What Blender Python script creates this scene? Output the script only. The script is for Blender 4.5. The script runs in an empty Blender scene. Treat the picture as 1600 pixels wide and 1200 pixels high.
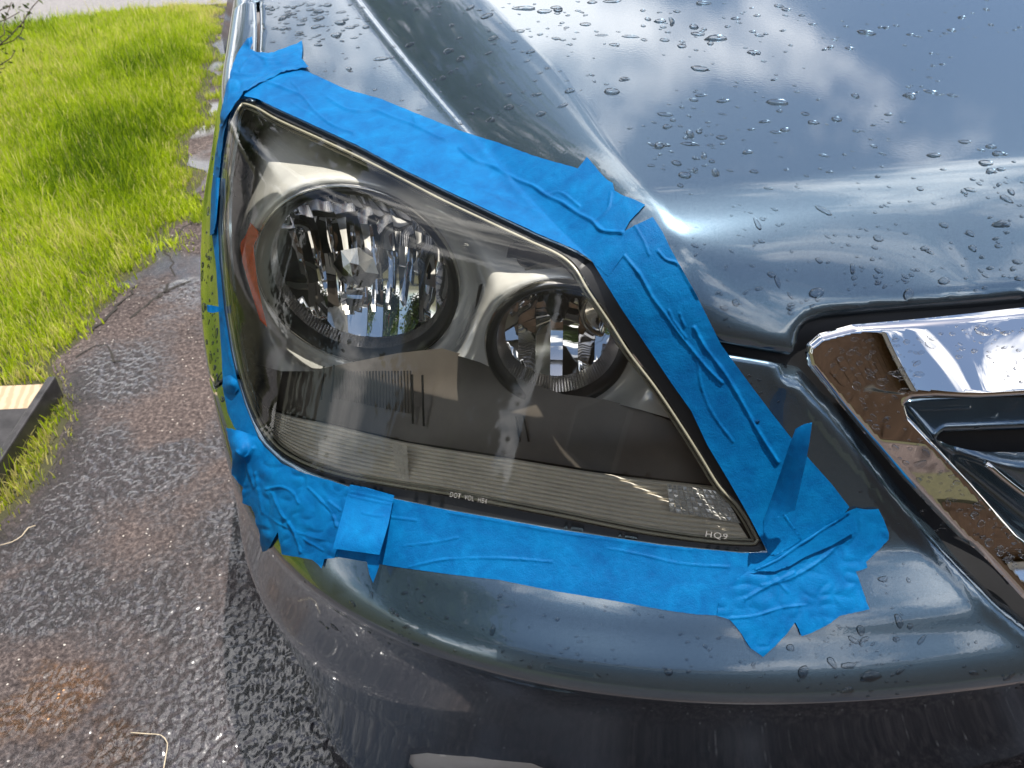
import bpy, bmesh, math, random
import numpy as np
from mathutils import Vector, Matrix
from mathutils.geometry import delaunay_2d_cdt

rng = np.random.default_rng(7)
random.seed(7)
SC = bpy.context.scene
COL = SC.collection

# ------------------------------------------------------------------ camera
PITCH = math.radians(37.0); YAW = math.radians(12.0); FPX = 1240.0
CAM = np.array([0.0, 0.0, 1.28])
cd = bpy.data.cameras.new('camera'); cam = bpy.data.objects.new('camera', cd); COL.objects.link(cam)
cam.location = CAM; cam.rotation_euler = (math.pi/2-PITCH, 0, -YAW)
cd.sensor_width = 36; cd.lens = 36*FPX/1600; cd.clip_start = .02; cd.clip_end = 2000
cd.dof.use_dof = True; cd.dof.focus_distance = .80; cd.dof.aperture_fstop = 14.0
SC.camera = cam
# ------------------------------------------------------------------ light
SUN = Vector((.165, .05, 1.0)).normalized()
elev = math.asin(SUN.z); az = math.atan2(SUN.x, SUN.y)          # azimuth from +Y towards +X
w = bpy.data.worlds.new('World'); SC.world = w; w.use_nodes = True
wn = w.node_tree.nodes; wl = w.node_tree.links; wn.clear()
def N(nt, t, **kw):
    n = nt.nodes.new(t)
    for k, v in kw.items():
        if k in n.inputs: n.inputs[k].default_value = v
        else: setattr(n, k, v)
    return n
wt = w.node_tree
sky = N(wt, 'ShaderNodeTexSky', sky_type='NISHITA', sun_disc=False, sun_elevation=elev, sun_rotation=az)
tc = N(wt, 'ShaderNodeTexCoord')
mp = N(wt, 'ShaderNodeMapping'); mp.inputs['Scale'].default_value = (1, 1, 1.9); mp.inputs['Location'].default_value = (.35, .1, .2)
ns = N(wt, 'ShaderNodeTexNoise', **{'Scale': 2.3, 'Detail': 8.0, 'Roughness': .58, 'Distortion': .25})
rp = N(wt, 'ShaderNodeValToRGB'); rp.color_ramp.elements[0].position = .495; rp.color_ramp.elements[1].position = .61
mx = N(wt, 'ShaderNodeMixRGB'); mx.inputs[2].default_value = (22, 21.6, 21.2, 1)
bg = N(wt, 'ShaderNodeBackground', **{'Strength': .085}); wo = N(wt, 'ShaderNodeOutputWorld')
wl.new(tc.outputs['Generated'], mp.inputs[0]); wl.new(mp.outputs[0], ns.inputs['Vector']); wl.new(ns.outputs['Fac'], rp.inputs[0])
wl.new(rp.outputs[0], mx.inputs[0]); wl.new(sky.outputs[0], mx.inputs[1]); wl.new(mx.outputs[0], bg.inputs[0]); wl.new(bg.outputs[0], wo.inputs[0])
sl = bpy.data.lights.new('sun', 'SUN'); sl.energy = 4.2; sl.angle = math.radians(.53); sl.color = (1, .955, .89)
so = bpy.data.objects.new('sun', sl); COL.objects.link(so); so.location = (2, 4, 8)
so.rotation_euler = SUN.to_track_quat('Z', 'Y').to_euler()
vs = SC.view_settings; SC.display_settings.display_device = 'sRGB'
vs.view_transform = 'Standard'; vs.look = 'None'; vs.exposure = 0.85; vs.gamma = 1.0; vs.use_curve_mapping = False
cy = SC.cycles; cy.use_denoising = True; cy.max_bounces = 10; cy.transparent_max_bounces = 14; cy.transmission_bounces = 8
cy.glossy_bounces = 6; cy.caustics_refractive = False; cy.caustics_reflective = False; cy.sample_clamp_indirect = 8

# ------------------------------------------------------------------ materials
def mat(name):
    m = bpy.data.materials.new(name); m.use_nodes = True
    nt = m.node_tree; nt.nodes.clear()
    return m, nt, N(nt, 'ShaderNodeOutputMaterial')
def pbsdf(nt, out, col, rough=.5, metal=0., **kw):
    b = N(nt, 'ShaderNodeBsdfPrincipled', **{'Roughness': rough, 'Metallic': metal})
    b.inputs['Base Color'].default_value = (*col, 1)
    for k, v in kw.items(): b.inputs[k.replace('_', ' ')].default_value = v
    nt.links.new(b.outputs[0], out.inputs[0]); return b
def noise(nt, scale, detail=4, rough=.55, dist=0., vec=None):
    n = N(nt, 'ShaderNodeTexNoise', **{'Scale': scale, 'Detail': detail, 'Roughness': rough, 'Distortion': dist})
    if vec is not None: nt.links.new(vec, n.inputs['Vector'])
    return n
def objvec(nt):
    return N(nt, 'ShaderNodeNewGeometry').outputs['Position']
def ramp(nt, src, stops):
    r = N(nt, 'ShaderNodeValToRGB'); el = r.color_ramp.elements
    while len(el) < len(stops): el.new(.5)
    for e, (p, c) in zip(el, stops):
        e.position = p; e.color = (*c, 1) if len(c) == 3 else c
    nt.links.new(src, r.inputs[0]); return r.outputs[0]
def g3(v): return (v, v, v)
def mixc(nt, fac, a, b, mode='MIX'):
    m = N(nt, 'ShaderNodeMixRGB', blend_type=mode)
    for i, s in ((0, fac), (1, a), (2, b)):
        if hasattr(s, 'is_linked') or isinstance(s, bpy.types.NodeSocket): nt.links.new(s, m.inputs[i])
        elif i == 0: m.inputs[0].default_value = s
        else: m.inputs[i].default_value = (*s, 1)
    return m.outputs[0]
def bump(nt, h, strength, dist, b, inp='Normal', prev=None):
    n = N(nt, 'ShaderNodeBump', **{'Strength': strength, 'Distance': dist}); nt.links.new(h, n.inputs['Height'])
    if prev is not None: nt.links.new(prev, n.inputs['Normal'])
    if b is not None: nt.links.new(n.outputs[0], b.inputs[inp])
    return n.outputs[0]
def simple(name, col, rough=.5, metal=0., var=.15, scale=40, bmp=0., bd=.001, **kw):
    m, nt, o = mat(name); b = pbsdf(nt, o, col, rough, metal, **kw); v = objvec(nt)
    n = noise(nt, scale, 5, .6, 0, v)
    lo = tuple(c*(1-var) for c in col); hi = tuple(min(1, c*(1+var)) for c in col)
    nt.links.new(ramp(nt, n.outputs[0], [(.3, lo), (.7, hi)]), b.inputs['Base Color'])
    if bmp: bump(nt, n.outputs[0], bmp, bd, b)
    return m
M = {}
def make_materials():
    # metallic blue-grey paint under clear coat
    m, nt, o = mat('paint'); v = objvec(nt)
    b = pbsdf(nt, o, (.06, .09, .12), .26, .88, Coat_Weight=1.0, Coat_Roughness=.012, Coat_IOR=1.75)
    fl = noise(nt, 1500, 1, .5, 0, v); dirt = noise(nt, 9, 6, .65, .4, v)
    c = ramp(nt, fl.outputs[0], [(.35, (.074, .122, .165)), (.6, (.122, .182, .235))])
    c2 = mixc(nt, ramp(nt, dirt.outputs[0], [(.56, g3(0)), (.8, g3(.10))]), c, (.16, .17, .17))
    nt.links.new(c2, b.inputs['Base Color'])
    nt.links.new(ramp(nt, dirt.outputs[0], [(.4, g3(.01)), (.75, g3(.06))]), b.inputs['Coat Roughness'])
    wv = noise(nt, 320, 2, .5, 0, v); bump(nt, wv.outputs[0], .05, .0004, b, 'Coat Normal')
    M['paint'] = m
    M['black'] = simple('black_plastic', (.012, .012, .013), .55)
    M['rubber'] = simple('seal_rubber', (.010, .010, .010), .42)
    M['tyre'] = simple('tyre_rubber', (.02, .02, .02), .8)
    M['gloss_black'] = simple('gloss_black', (.010, .011, .013), .22, Coat_Weight=.4)
    # chrome
    m, nt, o = mat('chrome'); b = pbsdf(nt, o, (.82, .80, .78), .03, 1.0); v = objvec(nt)
    n = noise(nt, 30, 5, .6, .3, v); nt.links.new(ramp(nt, n.outputs[0], [(.4, g3(.015)), (.8, g3(.09))]), b.inputs['Roughness']); M['chrome'] = m
    m, nt, o = mat('reflector_chrome'); b = pbsdf(nt, o, (.86, .86, .87), .025, 1.0); M['mirror'] = m
    M['satin'] = simple('satin_chrome', (.60, .58, .54), .16, 1.0, .05)
    M['silver'] = simple('silver_bezel', (.82, .81, .77), .22, .25, .05, Coat_Weight=.6)
    M['ring'] = simple('dark_ring', (.010, .010, .010), .45)
    M['ribbed'] = simple('ribbed_chrome', (.62, .60, .60), .18, .95, .06)
    M['panel'] = simple('brown_grey_plastic', (.115, .098, .082), .36, 0, .12, 25)
    M['optic'] = simple('ribbed_optic', (.80, .74, .62), .55, .0, .15, 18)
    M['amber'] = simple('amber_reflector', (.85, .11, .012), .25, 0, .2, 90, Coat_Weight=.6)
    M['flange'] = simple('lens_flange', (.40, .38, .29), .3, .15, .1)
    M['print'] = simple('moulded_letters', (.26, .25, .23), .5)
    # lens: clear, slightly hazed polycarbonate
    m, nt, o = mat('lens_plastic'); v = objvec(nt)
    fr = N(nt, 'ShaderNodeFresnel', IOR=1.56); gl = N(nt, 'ShaderNodeBsdfGlossy', Roughness=.02)
    tr = N(nt, 'ShaderNodeBsdfTransparent'); tr.inputs[0].default_value = (.93, .925, .89, 1)
    df = N(nt, 'ShaderNodeBsdfDiffuse'); df.inputs[0].default_value = (.62, .60, .52, 1)
    hz = noise(nt, 7, 6, .62, .7, v); hf = ramp(nt, hz.outputs[0], [(.42, g3(.003)), (.75, g3(.030))])
    m1 = N(nt, 'ShaderNodeMixShader'); nt.links.new(hf, m1.inputs[0]); nt.links.new(tr.outputs[0], m1.inputs[1]); nt.links.new(df.outputs[0], m1.inputs[2])
    m2 = N(nt, 'ShaderNodeMixShader'); nt.links.new(fr.outputs[0], m2.inputs[0]); nt.links.new(m1.outputs[0], m2.inputs[1]); nt.links.new(gl.outputs[0], m2.inputs[2])
    nt.links.new(ramp(nt, hz.outputs[0], [(.4, g3(.012)), (.8, g3(.07))]), gl.inputs['Roughness'])
    nt.links.new(m2.outputs[0], o.inputs[0]); M['lens'] = m
    # tape: crepe paper
    m, nt, o = mat('blue_crepe_tape'); v = objvec(nt)
    b = pbsdf(nt, o, (.004, .20, .56), .55, 0, Specular_IOR_Level=.12)
    n1 = noise(nt, 620, 3, .6, .6, v); n2 = noise(nt, 55, 5, .6, .5, v); n3 = noise(nt, 1700, 2, .5, 0, v)
    c = ramp(nt, n2.outputs[0], [(.3, (.0, .092, .285)), (.55, (.0, .126, .350)), (.78, (.001, .165, .425))])
    n4 = noise(nt, 13, 5, .62, .8, v); c = mixc(nt, 1.0, c, ramp(nt, n4.outputs[0], [(.34, (.72, .74, .80)), (.5, g3(.95)), (.68, (1.08, 1.06, 1.0))]), 'MULTIPLY')
    c = mixc(nt, ramp(nt, n3.outputs[0], [(.45, g3(0)), (.8, g3(.22))]), c, (.01, .32, .62)); nt.links.new(c, b.inputs['Base Color'])
    p = bump(nt, n1.outputs[0], .55, .0007, None); bump(nt, n2.outputs[0], .18, .003, b, 'Normal', p)
    tl = N(nt, 'ShaderNodeBsdfTranslucent'); nt.links.new(c, tl.inputs[0]); ms = N(nt, 'ShaderNodeMixShader', Fac=.16)
    nt.links.new(b.outputs[0], ms.inputs[1]); nt.links.new(tl.outputs[0], ms.inputs[2]); nt.links.new(ms.outputs[0], o.inputs[0]); M['tape'] = m
    # water
    m, nt, o = mat('water'); fr = N(nt, 'ShaderNodeFresnel', IOR=1.42); gl = N(nt, 'ShaderNodeBsdfGlossy', Roughness=.0); tr = N(nt, 'ShaderNodeBsdfTransparent'); tr.inputs[0].default_value = (.90, .91, .92, 1)
    ms = N(nt, 'ShaderNodeMixShader'); nt.links.new(fr.outputs[0], ms.inputs[0]); nt.links.new(tr.outputs[0], ms.inputs[1]); nt.links.new(gl.outputs[0], ms.inputs[2]); nt.links.new(ms.outputs[0], o.inputs[0])
    M['water'] = m
    # asphalt
    m, nt, o = mat('asphalt'); v = objvec(nt)
    b = pbsdf(nt, o, (.05, .048, .05), .75)
    vo = N(nt, 'ShaderNodeTexVoronoi', **{'Scale': 150.0, 'Randomness': 1.0}); nt.links.new(v, vo.inputs['Vector'])
    vf = N(nt, 'ShaderNodeTexVoronoi', **{'Scale': 330.0}); nt.links.new(v, vf.inputs['Vector'])
    nb = noise(nt, 105, 5, .66, .3, v); big = noise(nt, 1.7, 6, .6, .6, v); wet = noise(nt, 2.4, 5, .55, .5, v)
    base = ramp(nt, nb.outputs[0], [(.3, (.030, .025, .026)), (.5, (.082, .068, .067)), (.72, (.21, .175, .165))])
    tone = ramp(nt, big.outputs[0], [(.3, g3(.72)), (.7, (1.35, 1.28, 1.22))]); c = mixc(nt, 1.0, base, tone, 'MULTIPLY')
    st = N(nt, 'ShaderNodeSeparateColor'); nt.links.new(vo.outputs['Color'], st.inputs[0])
    stone = ramp(nt, st.outputs[0], [(.955, g3(0)), (.975, g3(1))])
    core = ramp(nt, vo.outputs['Distance'], [(.22, g3(1)), (.38, g3(0))])
    sm = mixc(nt, 1.0, stone, core, 'MULTIPLY'); c = mixc(nt, sm, c, (.60, .55, .49))
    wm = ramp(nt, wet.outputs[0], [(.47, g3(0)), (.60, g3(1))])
    def blot(cx, cy_, sx, sy, soft):      # mask with a ragged outline round one spot
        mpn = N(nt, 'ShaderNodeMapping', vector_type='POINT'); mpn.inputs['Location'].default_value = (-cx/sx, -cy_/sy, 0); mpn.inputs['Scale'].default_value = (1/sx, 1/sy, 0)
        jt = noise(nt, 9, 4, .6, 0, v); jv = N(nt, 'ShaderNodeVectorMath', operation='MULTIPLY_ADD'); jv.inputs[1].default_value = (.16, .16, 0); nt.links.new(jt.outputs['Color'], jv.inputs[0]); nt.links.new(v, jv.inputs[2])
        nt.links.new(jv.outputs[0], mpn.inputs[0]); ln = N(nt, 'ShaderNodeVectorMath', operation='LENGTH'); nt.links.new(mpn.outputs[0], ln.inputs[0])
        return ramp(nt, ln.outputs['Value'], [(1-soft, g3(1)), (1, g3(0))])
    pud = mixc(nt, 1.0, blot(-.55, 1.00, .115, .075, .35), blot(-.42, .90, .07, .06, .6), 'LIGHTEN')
    dark_blots = mixc(nt, 1.0, blot(-.60, 1.23, .16, .12, .3), mixc(nt, 1.0, blot(-.46, 1.58, .14, .11, .3), mixc(nt, 1.0, blot(-.62, 2.0, .20, .20, .5), blot(-.58, 1.66, .10, .16, .5), 'LIGHTEN'), 'LIGHTEN'), 'LIGHTEN')  # darker, glossier asphalt round fixed spots
    dark_blots = mixc(nt, 1.0, dark_blots, blot(-.22, .75, .34, .55, .5), 'LIGHTEN')
    wm = mixc(nt, 1.0, wm, dark_blots, 'LIGHTEN')
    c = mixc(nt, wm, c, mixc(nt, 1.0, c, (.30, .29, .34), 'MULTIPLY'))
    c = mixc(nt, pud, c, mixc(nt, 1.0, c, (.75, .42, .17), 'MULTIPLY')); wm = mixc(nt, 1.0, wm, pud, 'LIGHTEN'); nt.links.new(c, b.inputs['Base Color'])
    nt.links.new(ramp(nt, wm, [(0, g3(.78)), (1, g3(.44))]), b.inputs['Roughness'])
    h = mixc(nt, .55, nb.outputs[0], ramp(nt, vf.outputs['Distance'], [(0, g3(1)), (.7, g3(0))]))
    nt.links.new(wm, b.inputs['Coat Weight']); b.inputs['Coat IOR'].default_value = 1.75; b.inputs['Coat Roughness'].default_value = .16
    h2 = mixc(nt, .5, h, noise(nt, 48, 3, .6, .4, v).outputs[0]); bump(nt, h2, .7, .013, b)
    nt.links.new(ramp(nt, wm, [(0, g3(.08)), (1, g3(.50))]), b.inputs['Specular IOR Level']); M['asphalt'] = m
    m, nt, o = mat('road_asphalt'); v = objvec(nt); b = pbsdf(nt, o, (.2, .19, .19), .8)
    n = noise(nt, 60, 6, .7, 0, v); nt.links.new(ramp(nt, n.outputs[0], [(.3, (.15, .14, .14)), (.7, (.27, .255, .25))]), b.inputs[0]); bump(nt, n.outputs[0], .6, .01, b); M['road'] = m
    M['crack'] = simple('crack_dirt', (.022, .019, .016), .9, 0, .4, 60)
    # soil / far lawn
    m, nt, o = mat('lawn_soil'); v = objvec(nt); b = pbsdf(nt, o, (.06, .06, .03), .9)
    n = noise(nt, 5, 6, .65, .3, v); n2 = noise(nt, 90, 4, .7, 0, v)
    c = ramp(nt, n.outputs[0], [(.35, (.050, .055, .018)), (.55, (.080, .085, .028)), (.72, (.13, .11, .06))])
    c = mixc(nt, n2.outputs[0], c, (.05, .042, .024)); nt.links.new(c, b.inputs[0]); bump(nt, n2.outputs[0], .8, .02, b); M['soil'] = m
    # blades / leaves with their own tint, partly translucent
    def leafy(name, stops, tr=.45):
        m, nt, o = mat(name); a = N(nt, 'ShaderNodeAttribute', attribute_name='tint')
        c = ramp(nt, a.outputs['Fac'], stops); b = pbsdf(nt, o, (.1, .2, .02), .5, Specular_IOR_Level=.3); nt.links.new(c, b.inputs[0])
        t = N(nt, 'ShaderNodeBsdfTranslucent'); nt.links.new(c, t.inputs[0]); ms = N(nt, 'ShaderNodeMixShader', Fac=tr)
        nt.links.new(b.outputs[0], ms.inputs[1]); nt.links.new(t.outputs[0], ms.inputs[2]); nt.links.new(ms.outputs[0], o.inputs[0]); return m
    M['grass'] = leafy('grass_blades', [(0, (.09, .17, .012)), (.3, (.30, .44, .014)), (.65, (.56, .68, .020)), (1, (.80, .70, .30))], .5)
    M['leaf'] = leafy('tree_leaves', [(0, (.025, .05, .010)), (.6, (.05, .095, .015)), (1, (.09, .14, .025))], .3)
    M['shrubleaf'] = leafy('shrub_leaves', [(0, (.03, .05, .012)), (1, (.10, .13, .03))], .3)
    M['bark'] = simple('bark', (.055, .038, .028), .85, 0, .35, 30, .6, .01)
    M['twig'] = simple('dry_twig', (.50, .42, .30), .8)
    m, nt, o = mat('pine_board'); v = objvec(nt); b = pbsdf(nt, o, (.5, .33, .17), .65)
    wv = N(nt, 'ShaderNodeTexWave', **{'Scale': 14.0, 'Distortion': 5.0, 'Detail': 3.0}); nt.links.new(v, wv.inputs['Vector'])
    nt.links.new(ramp(nt, wv.outputs['Fac'], [(.2, (.36, .26, .16)), (.8, (.47, .36, .24))]), b.inputs[0]); M['wood'] = m
    M['darkboard'] = simple('weathered_black_board', (.035, .033, .035), .42, 0, .5, 22, .3, .003)
    M['siding'] = simple('brown_siding', (.17, .095, .055), .7, 0, .3, 12, .3, .01)
    M['trim'] = simple('house_trim', (.36, .32, .27), .6)
    M['roof'] = simple('roof_shingle', (.055, .048, .045), .85, 0, .4, 20)
    M['glass'] = simple('dark_glass', (.012, .014, .016), .04, Coat_Weight=.5)
make_materials()

# ------------------------------------------------------------------ helpers
_f = np.array([math.sin(YAW)*math.cos(PITCH), math.cos(YAW)*math.cos(PITCH), -math.sin(PITCH)])
_r = np.array([math.cos(YAW), -math.sin(YAW), 0.0]); _u = np.cross(_r, _f)
def ray(p):
    p = np.atleast_2d(np.asarray(p, float))
    return ((p[:, 0:1]-800)/FPX)*_r+((600-p[:, 1:2])/FPX)*_u+_f
def ground(p, z=0.0):
    d = ray(p); t = (z-CAM[2])/d[:, 2:3]; return CAM+t*d
def tag(o, label=None, cat=None, group=None, kind=None):
    if label: o['label'] = label
    if cat: o['category'] = cat
    if group: o['group'] = group
    if kind: o['kind'] = kind
    return o
def empty(name, loc, label=None, cat=None, group=None):
    o = bpy.data.objects.new(name, None); o.location = loc; COL.objects.link(o); o.empty_display_size = .1
    return tag(o, label, cat, group)
def wpos(o):
    l = Vector(o.location)
    while o.parent: o = o.parent; l = l+Vector(o.location)
    return l
def mesh(name, V, Fc, m, parent=None, smooth=True, base=False):
    """link one mesh object; world-space coordinates V"""
    V = np.asarray(V, float)
    off = np.zeros(3)
    if parent is None and base and len(V):
        off = np.array([(V[:, 0].min()+V[:, 0].max())/2, (V[:, 1].min()+V[:, 1].max())/2, V[:, 2].min()])
    elif parent is not None: off = np.array(wpos(parent))
    me = bpy.data.meshes.new(name); me.from_pydata((V-off).tolist(), [], [list(map(int, f)) for f in Fc]); me.update()
    if smooth: me.polygons.foreach_set('use_smooth', np.ones(len(me.polygons), bool))
    if m is not None: me.materials.append(M[m] if isinstance(m, str) else m)
    o = bpy.data.objects.new(name, me); COL.objects.link(o)
    if parent is not None: o.parent = parent
    else: o.location = off
    return o
def resample(poly, step, closed=True):
    P = np.asarray(poly, float); out = []
    n = len(P); R = range(n) if closed else range(n-1)
    for i in R:
        a, b = P[i], P[(i+1) % n]; k = max(1, int(round(np.linalg.norm(b-a)/step)))
        for j in range(k): out.append(a+(b-a)*j/k)
    if not closed: out.append(P[-1])
    return np.array(out)
def catmull(poly, step, closed=True):
    P = np.asarray(poly, float); n = len(P); out = []
    for i in range(n if closed else n-1):
        p0, p1, p2, p3 = (P[(i-1) % n], P[i], P[(i+1) % n], P[(i+2) % n]) if closed else (P[max(i-1, 0)], P[i], P[i+1], P[min(i+2, n-1)])
        L = np.linalg.norm(p2-p1); k = max(1, int(round(L/step)))
        d0 = max(np.linalg.norm(p1-p0), 1e-9); d2 = max(np.linalg.norm(p3-p2), 1e-9)
        m1 = ((p1-p0)/d0+(p2-p1)/L)/2*L if np.linalg.norm(p1-p0) > 1e-9 else p2-p1
        m2 = ((p2-p1)/L+(p3-p2)/d2)/2*L if np.linalg.norm(p3-p2) > 1e-9 else p2-p1
        for j in range(k):
            t = j/k; out.append((2*t**3-3*t**2+1)*p1+(t**3-2*t**2+t)*m1+(-2*t**3+3*t**2)*p2+(t**3-t**2)*m2)
    if not closed: out.append(P[-1])
    return np.array(out)
def inside(pts, poly):
    x, y = pts[:, 0], pts[:, 1]; r = np.zeros(len(pts), bool); n = len(poly)
    for i in range(n):
        x1, y1 = poly[i]; x2, y2 = poly[(i+1) % n]
        if y1 == y2: continue
        c = ((y1 > y) != (y2 > y)) & (x < (x2-x1)*(y-y1)/(y2-y1)+x1); r ^= c
    return r
def polydist(pts, poly, closed=True):
    poly = np.asarray(poly, float)
    if len(pts)*len(poly) > 400000 and len(poly) > 12:        # nearest vertex first, then its two segments
        from mathutils.kdtree import KDTree
        per = np.linalg.norm(np.diff(poly, axis=0), axis=1).sum(); Lr = resample(poly, per/max(len(poly)*1.5, 300), closed); m = len(Lr)
        kd = KDTree(m)
        for i, p in enumerate(Lr): kd.insert((p[0], p[1], 0), i)
        kd.balance(); fnd = kd.find; idx = np.array([fnd((a, b, 0))[1] for a, b in pts.tolist()], int)
        best = np.full(len(pts), 1e9)
        for o_ in (-1, 0):
            i0 = idx+o_; i1 = i0+1
            if closed: i0 %= m; i1 %= m
            else: i0 = np.clip(i0, 0, m-1); i1 = np.clip(i1, 0, m-1)
            a = Lr[i0]; ab = Lr[i1]-a; L2 = np.maximum((ab**2).sum(1), 1e-18); t = np.clip(((pts-a)*ab).sum(1)/L2, 0, 1); best = np.minimum(best, np.hypot(*(pts-a-t[:, None]*ab).T))
        return best
    d = np.full(len(pts), 1e9); n = len(poly)
    for i in range(n if closed else n-1):
        a = poly[i]; b = poly[(i+1) % n]; ab = b-a; L = ab@ab
        if L < 1e-18: continue
        t = np.clip(((pts-a)@ab)/L, 0, 1); q = a+t[:, None]*ab
        d = np.minimum(d, np.hypot(*(pts-q).T))
    return d
def cdt(outline, holes, pts):
    """triangulate outline (with holes) using interior points"""
    loops = [outline]+list(holes); V = []; E = []
    for L in loops:
        s = len(V); V += [Vector(p) for p in L]; E += [(s+i, s+(i+1) % len(L)) for i in range(len(L))]
    nb = len(V); V += [Vector(p) for p in pts]
    r = delaunay_2d_cdt(V, E, [], 0, 1e-7, False)
    vv = np.array([(p.x, p.y) for p in r[0]]); ff = np.array(r[2], int)
    c = vv[ff].mean(1); k = inside(c, outline)
    for h in holes: k &= ~inside(c, h)
    ff = ff[k]
    a = vv[ff]; ar = (a[:, 1, 0]-a[:, 0, 0])*(a[:, 2, 1]-a[:, 0, 1])-(a[:, 1, 1]-a[:, 0, 1])*(a[:, 2, 0]-a[:, 0, 0])
    ff = ff[np.abs(ar) > 1e-14]; ar = ar[np.abs(ar) > 1e-14]
    ff = np.where(ar[:, None] < 0, ff[:, ::-1], ff)
    used = np.unique(ff); mp_ = -np.ones(len(vv), int); mp_[used] = np.arange(len(used))
    return vv[used], mp_[ff]
def grid_in(outline, holes, step, jitter=.0, margin=.45):
    lo = outline.min(0); hi = outline.max(0)
    xs = np.arange(lo[0]+step/2, hi[0], step); ys = np.arange(lo[1]+step/2, hi[1], step*.87)
    g = np.stack(np.meshgrid(xs, ys), -1); g[1::2, :, 0] += step/2; g = g.reshape(-1, 2)
    if jitter: g = g+rng.uniform(-jitter, jitter, g.shape)*step
    g = g[inside(g, outline)]
    for h in holes: g = g[~inside(g, h)]
    d = polydist(g, outline)
    for h in holes: d = np.minimum(d, polydist(g, h))
    return g[d > step*margin]
def boundary_loops(Fc):
    from collections import Counter
    e = Counter(); dirn = {}
    for f in Fc:
        for i in range(3):
            a, b = int(f[i]), int(f[(i+1) % 3]); e[(min(a, b), max(a, b))] += 1; dirn[(min(a, b), max(a, b))] = (a, b)
    return [dirn[k] for k, c in e.items() if c == 1]
def vnoise(P, s, seed=0):
    """cheap smooth value noise, P (n,k)"""
    P = np.asarray(P, float)/s+seed*17.31; k = P.shape[1]; I = np.floor(P).astype(np.int64); fr = P-I; fr = fr*fr*(3-2*fr); out = 0
    for c in range(2**k):
        w_ = 1.; h = np.zeros(len(P), np.int64)
        for d in range(k):
            bit = (c >> d) & 1; w_ = w_*(fr[:, d] if bit else 1-fr[:, d]); h = h*73856093+(I[:, d]+bit)*(19349663+d*83492791)
        h = (h ^ (h >> 13))*1274126177; h = (h ^ (h >> 16)) & 0xffff
        out = out+w_*(h/65535.)
    return out
def lathe(C, axis, prof, seg=64, up=None):
    """prof: list of (depth along axis, radius)"""
    a = np.array(axis, float); a /= np.linalg.norm(a); up = np.array([0, 0, 1.]) if up is None else up
    s = np.cross(up, a); s /= np.linalg.norm(s); t = np.cross(a, s)
    th = np.linspace(0, 2*math.pi, seg, endpoint=False); V = []; Fc = []
    for d, r in prof: V += [C+a*d+r*(math.cos(q)*s+math.sin(q)*t) for q in th]
    for i in range(len(prof)-1):
        for j in range(seg): Fc.append((i*seg+j, i*seg+(j+1) % seg, (i+1)*seg+(j+1) % seg, (i+1)*seg+j))
    return np.array(V), Fc
def tube(P, r, seg=6, taper=None):
    P = np.asarray(P, float); n = len(P); V = []; Fc = []; T = np.gradient(P, axis=0)
    up = np.array([.13, .27, .95])
    for i in range(n):
        t = T[i]/max(np.linalg.norm(T[i]), 1e-9); s = np.cross(t, up); s /= max(np.linalg.norm(s), 1e-9); b = np.cross(s, t)
        rr = r*(taper[i] if taper is not None else 1)
        for k in range(seg): q = 2*math.pi*k/seg; V.append(P[i]+rr*(math.cos(q)*s+math.sin(q)*b))
    for i in range(n-1):
        for k in range(seg): Fc.append((i*seg+k, i*seg+(k+1) % seg, (i+1)*seg+(k+1) % seg, (i+1)*seg+k))
    Fc.append(tuple(range(seg))[::-1]); Fc.append(tuple((n-1)*seg+k for k in range(seg)))
    return np.array(V), Fc
def box(c, s, rz=0.):
    c = np.array(c, float); x, y, z = np.array(s, float)/2
    V = np.array([(i*x, j*y, k*z) for k in (-1, 1) for j in (-1, 1) for i in (-1, 1)])
    R = np.array([[math.cos(rz), -math.sin(rz), 0], [math.sin(rz), math.cos(rz), 0], [0, 0, 1]])
    return V@R.T+c, [(0, 2, 3, 1), (4, 5, 7, 6), (0, 1, 5, 4), (2, 6, 7, 3), (0, 4, 6, 2), (1, 3, 7, 5)]
def merge(parts):
    V = []; Fc = []
    n = 0
    for v, f in parts:
        V.append(np.asarray(v)); Fc += [tuple(int(i)+n for i in q) for q in f]; n += len(v)
    return np.concatenate(V), Fc
def bevel(o, wd, seg=2):
    b = o.modifiers.new('bevel', 'BEVEL'); b.width = wd; b.segments = seg; b.limit_method = 'ANGLE'; return o

# ------------------------------------------------------------------ car body surface (implicit, real metres)
def spl(xk, yk):
    xk = np.array(xk, float); yk = np.array(yk, float); h = np.diff(xk); d = np.diff(yk)/h; m = np.zeros_like(yk)
    for i in range(1, len(xk)-1):
        if d[i-1]*d[i] > 0:
            w1 = 2*h[i]+h[i-1]; w2 = h[i]+2*h[i-1]; m[i] = (w1+w2)/(w1/d[i-1]+w2/d[i])
    m[0] = d[0]; m[-1] = d[-1]
    def f(x):
        x = np.asarray(x, float); i = np.clip(np.searchsorted(xk, x)-1, 0, len(xk)-2); t = np.clip((x-xk[i])/h[i], -2, 3); tt = np.clip(t, 0, 1)
        v = (1+2*tt)*(1-tt)**2*yk[i]+tt*(1-tt)**2*h[i]*m[i]+tt**2*(3-2*tt)*yk[i+1]+tt**2*(tt-1)*h[i]*m[i+1]
        return v+np.where(t < 0, t*h[i]*m[i], 0)+np.where(t > 1, (t-1)*h[i]*m[i+1], 0)
    return f
XC = .80
fXS = spl([.12, .20, .28, .36, .44, .52, .60, .70, .80, .90, 1.0, 1.15],
          [-.1654, -.1707, -.1836, -.2050, -.2205, -.2172, -.2160, -.2271, -.2104, -.1757, -.1431, -.1246])
fYC = spl([.15, .3, .55, .8, 1.2], [.85, .9, 1.02, 1.15, 1.15])
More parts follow.
